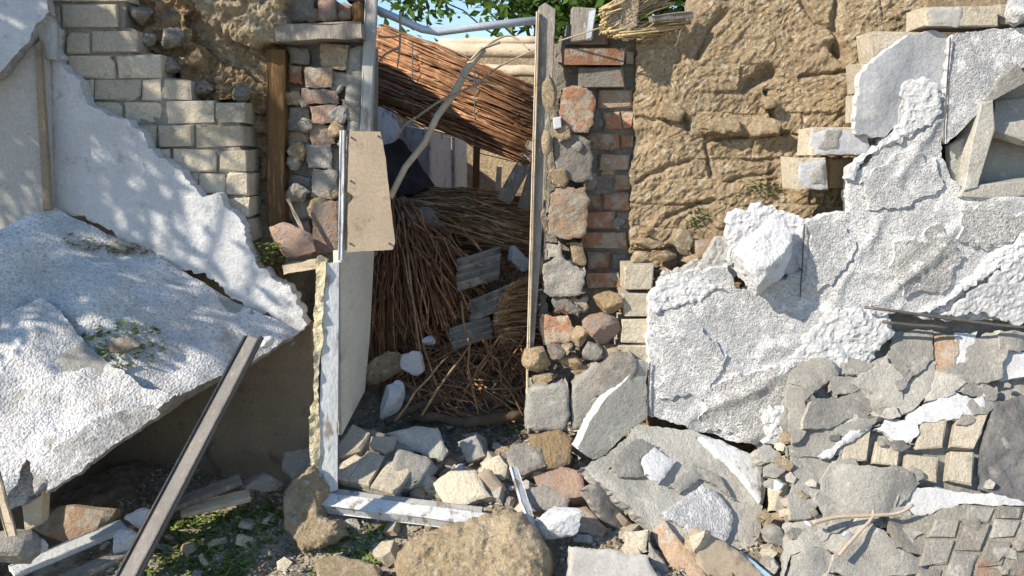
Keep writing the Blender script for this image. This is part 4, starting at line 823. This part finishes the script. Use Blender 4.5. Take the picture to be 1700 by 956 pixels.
for i in range(12):
    x, y = rng.uniform(1320, 1690), rng.uniform(580, 940); a = rng.uniform(8, 20); an = rng.uniform(0, 3.1)
    pl_ = [(x + a * math.cos(an + q) * rng.uniform(.5, 1.2), y + a * .7 * math.sin(an + q) * rng.uniform(.5, 1.2)) for q in (0, 1.2, 2.4, 3.6, 5.0)]
    o = sheet('adhesive_chip', pl_, tilt(x, y, hit(x, y, LRo(.055)).y, (rng.uniform(-.6, .5), -.8, rng.uniform(-.1, .8))), .012, .010, rng.choice(['adhesive', 'adhesive', 'adhesive_pale', 'foam', 'dark_mortar']), jag=.3, parent=base, lump=.006)
for i, (poly, k) in enumerate([([(1400, 738), (1448, 702), (1442, 766), (1398, 766)], .05), ([(1456, 732), (1494, 746), (1490, 774), (1450, 768)], .045), ([(1530, 702), (1572, 698), (1566, 742), (1522, 746)], .055), ([(1506, 752), (1558, 758), (1556, 802), (1502, 788)], .05), ([(1592, 692), (1642, 682), (1630, 720), (1618, 746), (1580, 742)], .06), ([(1580, 748), (1618, 750), (1614, 806), (1572, 798)], .055)]):
    prism('brick', poly, LRo(k * .4 + .018), .08, 'silicate', ch=.005, jit=.004, parent=base)
patch('foam_residue', [(1450, 712), (1470, 696), (1500, 690), (1530, 672), (1560, 652), (1600, 658), (1642, 655), (1640, 682), (1592, 690), (1530, 702), (1520, 744), (1494, 742), (1470, 726)], .045, .03, 'foam', lump=.012, re=.004, jag=1.0)
patch('foam_residue', [(1395, 730), (1446, 698), (1450, 706), (1400, 740), (1380, 760), (1360, 758)], .055, .02, 'foam', lump=.01, re=.01)
patch('membrane', [(1650, 668), (1700, 655), (1790, 650), (1790, 830), (1700, 840), (1630, 812), (1632, 740)], .03, .02, 'dark_mortar', lump=.015, curl=.02)
# brickwork block in the corner: slanting rows
bb = thing('fallen_brickwork', 'slanting block of tan bricks with pale mortar joints in the fallen facing', 'brickwork', hit(1640, 990, LR))
sheet('mortar', [(1540, 856), (1600, 838), (1700, 836), (1800, 840), (1800, 1010), (1550, 1010)], LRo(.052), .05, .010, 'mortar', jag=.4, parent=bb, lump=.004)
for c_ in range(7):
    ys_ = [838, 866, 914, 962, 1008] if c_ % 2 else [838, 862, 894, 940, 1000]
    for r_ in range(4):
        y0, y1 = ys_[r_] + 2, ys_[r_ + 1] - 2
        X = lambda y, o_: 1558 + c_ * 49 + o_ - (y - 838) * .33
        jj = lambda: rng.uniform(-3, 3)
        if c_ == 0 and r_ == 0: continue
        pb = (hit(X((y0 + y1) / 2, 24), (y0 + y1) / 2, LRo(.062 + rng.uniform(-.004, .004))), (LR[1] + Vector((rng.uniform(-.05, .05), 0, rng.uniform(-.05, .05)))).normalized())
        prism('brick', [(X(y0, 3) + jj(), y0 + jj()), (X(y0, 45) + jj(), y0 + 1 + jj()), (X(y1, 45) + jj(), y1 + 1 + jj()), (X(y1, 3) + jj(), y1 + jj())], pb, .05, rng.choice(['adhesive', 'cementbrick', 'stone_grey', 'stone_grey', 'adhesive']), ch=.005, jit=.004, parent=bb)
for i in range(5):
    x, y = rng.uniform(1550, 1700), rng.uniform(845, 950); a = rng.uniform(10, 22)
    sheet('mortar_smear', [(x + a * math.cos(q) * rng.uniform(.5, 1.3), y + a * .7 * math.sin(q) * rng.uniform(.5, 1.3)) for q in (0, 1, 2, 3, 4, 5.2)], LRo(.072), .03, .009, rng.choice(['mortar', 'adhesive', 'adhesive_pale']), jag=.6, rnd_edge=.006, parent=bb, lump=.008)
for pts, r0, l in [([(1348, 868), (1390, 858), (1440, 856), (1490, 852), (1516, 838)], .009, 'pale curved stick lying on the fallen facing'), ([(1392, 922), (1420, 890), (1446, 862), (1450, 846)], .008, 'reddish short stick crossing the pale curved stick')]:
    k = [hit(x, y, LRo(.105)) for x, y in pts]; q = curve([tuple(v) for v in k], 4)
    tag(tubes('stick', [([Vector(v) for v in q], r0, r0 * .6)], 'twig', 6), l, 'stick')

for i in range(24):
    x = rng.uniform(1268, 1335); y = 730 + i * 10 + rng.uniform(-8, 8); a = rng.uniform(10, 24)
    tag(chunk('plaster_fragment', [(x + a * math.cos(q) * rng.uniform(.6, 1.2), y + a * .75 * math.sin(q) * rng.uniform(.6, 1.2)) for q in (0, 1.2, 2.3, 3.5, 4.8)], hit(x, y, LRo(.05)).y + .01, .06, rng.choice(['adhesive', 'silicate', 'adhesive_pale', 'clay_pale', 'foam', 'stone_grey']), re=.004, lump=.006, n=(rng.uniform(-.5, .3), -.8, rng.uniform(.1, .7)), jag=.4), 'broken plaster piece wedged between plaster slab and fallen facing', 'rubble', 'rubble in the seam beside the fallen facing')
# smooth plinth pieces between doorway and right wall
t = sheet('plinth_board', [(958, 742), (978, 700), (1005, 658), (1040, 628), (1062, 600), (1076, 600), (1073, 692), (1045, 712), (1008, 752), (985, 762)], plane((960, 740, -.36), (1070, 690, -.25), (1065, 600, -.235)), .05, .012, 'adhesive_pale', lambda p: .004 * NZ(p * 6), jag=.4, side='foam')
tag(t, 'smooth pale plaster flake leaning beside the pier foot', 'plaster')
LS = plane((1060, 700, -.27), (1270, 790, -.30), (1110, 930, -.62))
def LSo(k): return (LS[0] + LS[1] * k, LS[1])
ls_ = sheet('fallen_plaster_slab', [(965, 775), (1010, 752), (1060, 702), (1150, 716), (1230, 752), (1272, 800), (1264, 872), (1250, 945), (1150, 960), (1090, 892), (1050, 845), (1000, 806)], LS, .05, .012, 'adhesive_pale', lambda p: .010 * NZ(p * 5) + .004 * NZ(p * 16), jag=.6, side='adhesive')
tag(ls_, 'large fallen slab of pale grey plaster right of the threshold rubble', 'slab')
def spatch(name, poly, k, th, m, lump=.004): return sheet(name, poly, LSo(k), th, .011, m, jag=.5, rnd_edge=.006, parent=ls_, lump=lump)
spatch('smooth_flake', [(1155, 722), (1190, 726), (1268, 762), (1264, 832), (1250, 815), (1222, 782), (1186, 750)], .022, .02, 'white_paint', .002)
spatch('render_flake', [(1098, 852), (1140, 820), (1168, 800), (1190, 815), (1214, 845), (1216, 876), (1200, 905), (1160, 895), (1135, 878)], .024, .02, 'pebble')
spatch('foam_flake', [(1064, 766), (1086, 742), (1122, 764), (1112, 782), (1096, 802), (1070, 786)], .03, .025, 'foam', .008)
spatch('plaster_flake', [(1010, 772), (1055, 726), (1090, 738), (1064, 764), (1070, 790), (1030, 792)], .02, .02, 'adhesive', .006)
spatch('plaster_flake', [(1110, 806), (1150, 770), (1196, 790), (1220, 830), (1190, 806), (1165, 795), (1130, 818)], .02, .02, 'adhesive', .006)
for poly, Y, m, l in [([(1278, 768), (1302, 756), (1316, 802), (1310, 848), (1272, 850)], -.36, 'silicate', 'upper cream block between plaster slab and fallen facing'), ([(1264, 854), (1308, 851), (1302, 902), (1290, 938), (1250, 940), (1256, 900)], -.46, 'clay_pale', 'lower sandy block between plaster slab and fallen facing'), ([(1304, 772), (1350, 770), (1352, 794), (1306, 796)], -.33, 'white_paint', 'small white brick beside the fallen facing'), ([(1336, 798), (1366, 796), (1362, 824), (1338, 822)], -.37, 'foam', 'small pale cube under the small white brick'), ([(1322, 828), (1362, 826), (1356, 856), (1318, 858)], -.40, 'adhesive_pale', 'small grey cube below the small pale cube')]:
    tag(chunk('block', poly, Y, .10, m, re=.008, lump=.004, n=(-.2, -.9, .35)), l, 'block')

# ================================================================== THRESHOLD AND FOREGROUND RUBBLE
mc = thing('fallen_masonry', 'fallen chunk of cream bricks with open joints behind the sill', 'masonry', P(630, 820, -.4))
MC = plane((585, 703, -.16), (560, 800, -.40), (680, 800, -.38))
for i, poly in enumerate([[(562, 736), (585, 703), (615, 719), (598, 746), (562, 758)], [(618, 722), (660, 724), (652, 744), (640, 750), (612, 738)], [(558, 792), (562, 768), (590, 752), (605, 760), (575, 798)], [(610, 748), (640, 756), (612, 804), (577, 797)], [(646, 762), (672, 762), (684, 782), (657, 818), (616, 808)]]):
    prism('brick', poly, (MC[0] + MC[1] * rng.uniform(0, .015), MC[1]), .08, 'silicate', ch=.006, jit=.004, parent=mc)
sheet('mortar', [(552, 745), (585, 706), (660, 724), (700, 760), (690, 810), (640, 822), (552, 800)], (MC[0] - MC[1] * .018, MC[1]), .08, .014, 'mortar', parent=mc, lump=.006, jag=.3)
chunk('mortar_cap', [(660, 742), (708, 756), (728, 776), (692, 822), (672, 800), (648, 786)], -.34, .10, 'adhesive', mc, n=(.2, -.8, .5))
FR = [([(640, 718), (690, 708), (728, 708), (744, 748), (734, 764), (676, 742)], -.20, .06, 'adhesive_pale', (.1, -.8, .6), 'flat grey plaster slab lying behind the fallen masonry', 'slab'),
      ([(718, 800), (744, 780), (788, 778), (818, 824), (742, 844)], -.42, .09, 'silicate', (-.1, -.7, .7), 'tan brick tilted beside the fallen masonry', 'brick'),
      ([(788, 786), (812, 778), (842, 812), (820, 828)], -.40, .08, 'hardboard', (.2, -.8, .5), 'brown broken brick end leaning on the tan brick', 'brick'),
      ([(758, 732), (790, 720), (804, 756), (774, 766)], -.24, .05, 'adhesive', (-.2, -.8, .5), 'small square plaster piece below the threshold logs', 'plaster'),
      ([(885, 790), (930, 772), (966, 780), (972, 820), (930, 830), (895, 818)], -.42, .14, 'stone_pink', (-.2, -.7, .7), 'reddish angular rock below the pier foot', 'rock'),
      ([(868, 812), (905, 804), (950, 822), (940, 846), (880, 846)], -.46, .10, 'stone_grey', (0, -.7, .7), 'flat grey rock under the reddish rock', 'rock'),
      ([(972, 812), (1004, 800), (1062, 848), (1090, 886), (1040, 894), (1000, 858)], -.46, .04, 'slate', (.55, -.7, .3), 'slab piece coloured dark for its shaded side below the pale plaster slab', 'slate'),  # dark tone puts the shadow side of this piece into its colour
      ([(948, 908), (1076, 922), (1100, 975), (940, 975)], -.74, .07, 'smooth_plaster', (.05, -.85, .4), 'grey smooth concrete block at the foot of the rubble', 'block'),
      ([(1036, 884), (1076, 878), (1074, 918), (1044, 922)], -.62, .06, 'silicate', (-.3, -.8, .5), 'small cream brick piece behind the smooth concrete block', 'brick'),
      ([(1078, 880), (1102, 862), (1190, 985), (1140, 985)], -.64, .06, 'tanbrick', (-.35, -.75, .5), 'long slanting tan brick beside the smooth concrete block', 'brick'),
      ([(1076, 900), (1096, 930), (1130, 975), (1080, 980)], -.66, .06, 'stone_grey', (-.2, -.9, .3), 'grey wedge under the long slanting tan brick', 'block'),
      ([(1168, 880), (1205, 900), (1290, 970), (1300, 1000), (1196, 1000), (1142, 912)], -.66, .10, 'hardboard', (.15, -.9, .3), 'wide brown grey block with pale end below the plaster slab', 'block'),
      ([(1142, 890), (1168, 879), (1166, 890), (1148, 916)], -.665, .05, 'silicate', (-.7, -.6, .4), 'pale broken end cap on the wide brown block', 'block'),
      ([(938, 846), (975, 838), (1010, 876), (1000, 890), (960, 880)], -.52, .06, 'tanbrick', (.1, -.7, .7), 'tan brick fragment behind the white foam boulder', 'brick'),
      ([(840, 748), (862, 735), (900, 742), (906, 772), (866, 786), (846, 776)], -.32, .08, 'stone_grey', (0, -.8, .6), 'grey green stone below the pale cable', 'stone'),
      ([(800, 770), (826, 756), (842, 772), (836, 796), (806, 796)], -.32, .06, 'silicate', (-.3, -.8, .4), 'small cream stone between threshold and tan brick', 'stone'),
      ([(880, 720), (930, 712), (952, 726), (946, 768), (908, 776), (884, 752)], -.28, .08, 'clay_dark', (0, -.8, .6), 'dark clay stone in front of the pier foot', 'stone'),
      ([(600, 870), (680, 876), (672, 920), (610, 912)], -.50, .08, 'cementbrick', (0, -.9, .2), 'dark brick stub under the white sill', 'brick'),
      ([(578, 868), (600, 872), (606, 912), (576, 906)], -.51, .08, 'tanbrick', (0, -.9, .2), 'small tan brick stub under the white sill', 'brick'),
      ([(520, 930), (560, 918), (624, 936), (640, 975), (530, 985)], -.80, .06, 'clay_pale', (0, -.5, .85), 'pale flat clay fragment in front of the clay boulder', 'rubble'),
      ([(470, 750), (512, 742), (520, 775), (490, 800), (466, 780)], -.36, .08, 'stone_grey', (-.1, -.8, .5), 'grey stone behind the yellow foam jamb', 'stone')]
for poly, Y, th, m, n, l, c in FR:
    tag(chunk('rubble_block' if c in ('block', 'rubble') else c, poly, Y, th, m, re=.012, lump=.006, n=n, jag=.3), l, c)
def boulder(poly, Y, n, th, label, re):
    cx = sum(p[0] for p in poly) / len(poly); cy = sum(p[1] for p in poly) / len(poly)
    tag(sheet('clay_boulder', poly, tilt(cx, cy, Y, n), th, .0085, 'clay_pale', crumb(.8), jag=.8, rnd_edge=re, lump=.012, smooth=False), label, 'boulder')
boulder([(640, 960), (655, 918), (690, 886), (740, 864), (795, 845), (846, 834), (876, 850), (896, 890), (908, 950), (915, 1030), (636, 1030)], -.74, (-.16, -.80, .58), .28, 'big pale clay boulder lying in front of the white sill', .085)
boulder([(466, 824), (488, 786), (514, 775), (530, 800), (530, 850), (560, 866), (566, 890), (532, 914), (500, 920), (476, 880)], -.56, (-.15, -.9, .35), .14, 'upright clay boulder below the yellow foam door jamb', .03)
tag(rock('foam_boulder', 934, 864, -.58, 78, 56, 'foam', 309, sub=4, dep=.12, rough=.05, facets=12), 'round white foam boulder beside the big clay boulder', 'foam')
tag(beam('white_lath', P(852, 776, -.38), P(892, 900, -.66), .035, .014, 'white_paint', up=(.5, -.8, .3)), 'narrow white lath sliding down behind the big clay boulder', 'lath')
tag(beam('blue_strip', P(1228, 918, -.60), P(1300, 975, -.70), .010, .02, 'blue_edge', up=(0, -.5, .8)), 'light blue metal edge strip along the wide brown block', 'strip')

# small countable rubble
protos = [rock_mesh((1, .8, .65), 400 + i, 2, 9, .05) for i in range(8)]
pm = ['silicate', 'stone_grey', 'clay_pale', 'clay', 'foam', 'adhesive', 'tanbrick', 'stone_pink']
for m_, q in zip(protos, pm): m_.materials.append(MATS[q])
n = 0
def scatter(x, y, s, z=None, lab='fist sized rubble fragment strewn on the soil before the broken house', grp='small rubble before the house', zz=0):
    o = bpy.data.objects.new('rubble_fragment', rng.choice(protos)); col.objects.link(o)
    o.location = (x, y, (gh(x, y) if z is None else z) + s * .25 + zz); o.scale = (s * rng.uniform(.7, 1.3), s * rng.uniform(.7, 1.2), s * rng.uniform(.6, 1.1))
    o.rotation_euler = (rng.uniform(-.5, .5), rng.uniform(-.5, .5), rng.uniform(0, 6.3))
    tag(o, lab, 'rubble', grp)
for i in range(170):
    x = rng.uniform(-1.5, 1.1); y = rng.uniform(-.95, -.2)
    if x < -.75 and y > -.5 and rng.random() < .7: continue
    scatter(x, y, rng.choice([.012, .016, .02, .025, .03, .04]))
for i in range(120):
    x = rng.uniform(-.55, .4); y = rng.uniform(-.45, .25)
    scatter(x, y, rng.choice([.012, .015, .02, .03, .04]), lab='rubble fragment lying on the threshold between the door posts', grp='small rubble on the threshold')

fprot = []
for i in range(10):
    r_ = random.Random(900 + i); k = r_.choice([4, 5, 5, 6]); w3 = []
    for q in range(k):
        an = q / k * 6.283 + r_.uniform(-.3, .3); w3.append(Vector((math.cos(an) * r_.uniform(.75, 1.3), math.sin(an) * r_.uniform(.6, .95), 0)))
    o = prism_w('proto', w3, Vector((0, 0, r_.uniform(.5, 1.0))), r_.choice(['silicate', 'silicate', 'adhesive_pale', 'adhesive', 'tanbrick', 'cementbrick', 'clay_pale', 'smooth_plaster']), .10, .06, None, i)
    fprot.append(o.data); bpy.data.objects.remove(o)
def frag(x, y, s, lab, grp):
    o = bpy.data.objects.new('masonry_fragment', rng.choice(fprot)); col.objects.link(o)
    o.location = (x, y, gh(x, y) - s * .1); o.scale = (s, s * rng.uniform(.7, 1.1), s * rng.uniform(.6, 1.2))
    o.rotation_euler = (rng.uniform(-.7, .7), rng.uniform(-.6, .6), rng.uniform(0, 6.3)); tag(o, lab, 'rubble', grp)
for i in range(110):
    x, y = rng.uniform(-.5, .85), rng.uniform(-.75, -.1)
    frag(x, y, rng.uniform(.025, .06), 'angular masonry fragment lying loose before the threshold', 'angular masonry fragments before the threshold')
for i in range(64):
    x, y = rng.uniform(-.5, .42), rng.uniform(-.46, .02)
    frag(x, y, rng.uniform(.03, .065), 'angular masonry block heaped behind the white sill', 'masonry blocks heaped behind the sill')
for i in range(26):
    frag(rng.uniform(-1.35, -.5), rng.uniform(-.75, -.42), rng.uniform(.02, .045), 'angular masonry fragment lying in the weeds by the steel post', 'angular masonry fragments by the steel post')

# ------------------------------------------------------------------ litter: leaves, chips (nobody could count them)
def litter(name, n, fn, mat, smin, smax, label, cat, lift=.006, up=.5, solid=False):
    V, Fc, A = [], [], []
    for i in range(n):
        x, y, z = fn(); s = rng.uniform(smin, smax); an = rng.uniform(0, 6.28)
        d = Vector((math.cos(an), math.sin(an), rng.uniform(-up, up))).normalized(); q = d.cross(Vector((rng.uniform(-up, up), rng.uniform(-up, up), 1))).normalized()
        c = Vector((x, y, z + lift + rng.uniform(0, lift * 2))); b = len(V); nn = d.cross(q)
        if solid:
            V += [c + d * s, c + q * s * rng.uniform(.5, .9), c - d * s * rng.uniform(.6, 1), c - q * s * rng.uniform(.5, .9), c + nn * s * rng.uniform(.3, .7), c - nn * s * .4]; A += [rng.random()] * 6
            Fc += [[b + i_, b + (i_ + 1) % 4, b + 4] for i_ in range(4)] + [[b + (i_ + 1) % 4, b + i_, b + 5] for i_ in range(4)]
            continue
        V += [c - d * s, c + q * s * .45 + nn * s * .2, c + d * s, c - q * s * .45 + nn * s * .2]; A += [rng.random()] * 4
        Fc += [[b, b + 1, b + 2], [b, b + 2, b + 3]]
    me = mesh(name, V, Fc); me.attributes.new('rnd', 'FLOAT', 'POINT').data.foreach_set('value', A)
    o = link(name, me, [mat]); tag(o, label, cat, kind='stuff')
def onground(x0, x1, y0, y1, k=3.0, thr=-.1):
    def f():
        while True:
            x, y = rng.uniform(x0, x1), rng.uniform(y0, y1)
            if NZ(Vector((x * k, y * k, 4.2))) > thr: return x, y, gh(x, y)
    return f
litter('fallen_leaves', 2600, onground(-1.3, -.45, -1.0, -.35), 'weed', .008, .026, 'green leaves and weeds strewn on soil below the steel post', 'leaves')
litter('dry_litter', 1500, onground(-1.5, 1.0, -1.0, -.1, 3, -.3), 'dry_leaf', .006, .018, 'dry leaf litter strewn over soil before the house', 'leaves')
litter('plaster_chips', 17000, onground(-1.5, 1.2, -1.0, .3, 4, -.45), 'chips', .003, .012, 'pale plaster chips scattered over the rubble soil', 'chips', .003, solid=True)
litter('room_debris', 900, lambda: (lambda x, y: (x, y, gh(x, y)))(rng.uniform(-.55, .4), rng.uniform(.1, 1.5)), 'chips', .006, .03, 'grey brown splinters and crumbs strewn inside the ruined room', 'debris', .02, solid=True)
litter('door_leaves', 260, onground(-.5, .25, -.4, .3, 4, .0), 'weed', .008, .02, 'green leaf litter in the doorway rubble', 'leaves', .02)
deps = bpy.context.evaluated_depsgraph_get
def on_obj(o, px, py, rx, ry, off=.004):
    me = o.data; n_ = len(me.vertices); a = np.empty(n_ * 3, 'f'); me.vertices.foreach_get('co', a); a = a.reshape(-1, 3) + np.array(o.location)
    d = a - np.array(CAM); fw = np.array((0, CP, -SP)); up = np.array((0, SP, CP)); zc = d @ fw
    X = 850 + F * d[:, 0] / zc; Y = 478 - F * (d @ up) / zc
    sel = a[(((X - px) / rx) ** 2 + ((Y - py) / ry) ** 2 < 1)]
    sel = sel[np.argsort(np.linalg.norm(sel - np.array(CAM), axis=1))][:max(1, len(sel) // 2)]
    return lambda: tuple(float(v) for v in sel[int((rng.random()) * len(sel))] + np.array((0, -.004, off)))
slab = bpy.data.objects['rendered_slab']
litter('slab_leaves', 170, on_obj(slab, 205, 578, 72, 40), 'weed', .008, .018, 'patch of green leaves on the leaning rendered slab', 'leaves', .006)
litter('slab_moss', 160, on_obj(slab, 215, 400, 110, 26), 'dry_leaf', .006, .014, 'brown leaf litter in the crease behind the leaning slab', 'leaves', .004)
litter('wall_weeds', 60, on_obj(cw, 1255, 332, 36, 14), 'weed', .008, .016, 'small weeds growing on the clay wall ledge', 'weeds', .02)
litter('wall_weeds', 50, on_obj(cw, 1158, 380, 20, 16), 'weed', .008, .016, 'weed tuft growing beside a clay lump on the ledge', 'weeds', .02)
litter('brick_leaves', 110, lambda: tuple(P(rng.uniform(330, 440), rng.uniform(150, 168), -.05 - rng.random() * .08)), 'dry_leaf', .006, .014, 'leaf litter caught on top of the cream bricks', 'leaves', .004)
litter('corner_leaves', 90, lambda: tuple(P(rng.uniform(425, 470), rng.uniform(405, 440), -.16 - rng.random() * .05)), 'weed', .008, .016, 'green leaves heaped beside the long rounded stone', 'leaves', .004)

# ------------------------------------------------------------------ trees
def tree(label, base, top, crown, rad, nleaf, ls_, leaf, hue_seed, trunk_r=.12, clumps=26):
    rr = random.Random(hue_seed); t = thing('leafy_tree', label, 'tree', base)
    base, top, crown = Vector(base), Vector(top), Vector(crown)
    lines = [(bend(base, top, 0, 6, .05), trunk_r, trunk_r * .6)]
    cl = []
    for i in range(len(clumps) if isinstance(clumps, list) else clumps):
        d = Vector((rr.gauss(0, 1), rr.gauss(0, 1), rr.gauss(0, 1))).normalized() * rr.uniform(.35, 1) ** .6
        c = clumps[i] if isinstance(clumps, list) else crown + Vector((d.x * rad[0], d.y * rad[1], d.z * rad[2])); cl.append(c)
        lines.append((bend(top + Vector((rr.uniform(-.05, .05), 0, 0)), c, -.1, 5, .04), trunk_r * .13, .005))
    tubes('trunk', lines, 'bark', 6, t)
    V, Fc, A = [], [], []
    for i in range(nleaf):
        c = rr.choice(cl); r0 = min(rad) * .34
        p = c + Vector((rr.gauss(0, 1), rr.gauss(0, 1), rr.gauss(0, .8))) * r0 * .7
        d = Vector((rr.gauss(0, 1), rr.gauss(0, 1), rr.gauss(0, .6) - .4)).normalized(); q = d.cross(Vector((rr.gauss(0, 1), rr.gauss(0, 1), rr.gauss(0, 1)))).normalized(); s = ls_ * rr.uniform(.6, 1.3)
        b = len(V); V += [p, p + d * s + q * s * .42, p + d * s * 2, p + d * s - q * s * .42]; A += [rr.random()] * 4; Fc.append([b, b + 1, b + 2, b + 3])
    me = mesh('crown', V, Fc); me.attributes.new('rnd', 'FLOAT', 'POINT').data.foreach_set('value', A)
    link('crown', me, [leaf], t)
    return t
tree('dense green tree seen over the doorway behind the house', (.3, 8, 0), (.3, 8, 2.8), (.35, 8, 4.2), (1.7, 1.2, 1.5), 9000, .08, 'leaf_far', 5)
tree('second green tree behind the house beyond the door post', (2.6, 9.5, 0), (2.6, 9.5, 2.6), (2.6, 9.5, 4.0), (1.5, 1.2, 1.6), 7000, .08, 'leaf_far', 6)
# the tree whose leaves dapple the left wall; it stands left of the picture
tgt = []
tr_ = random.Random(12)
for i in range(76):
    if i >= 60: q = P(tr_.uniform(-120, 260), tr_.uniform(380, 640), -.55)
    elif i >= 46: q = P(tr_.uniform(-200, 110), tr_.uniform(-120, 170), -.3)
    elif i < 31: q = P(tr_.uniform(-160, 600), tr_.uniform(-160, 400), -.2)
    else: q = P(tr_.uniform(-220, 200), tr_.uniform(330, 560), -.45)
    tgt.append(q - SUN * tr_.uniform(1.7, 2.8))
c0 = sum(tgt, Vector()) / len(tgt)
tree('leafy tree standing left of the house and dappling its wall', (c0.x - .9, c0.y - .8, 0), (c0.x - .6, c0.y - .5, c0.z - .7), c0, (.33, .33, .33), 2250, .050, 'leaf', 8, .07, tgt)
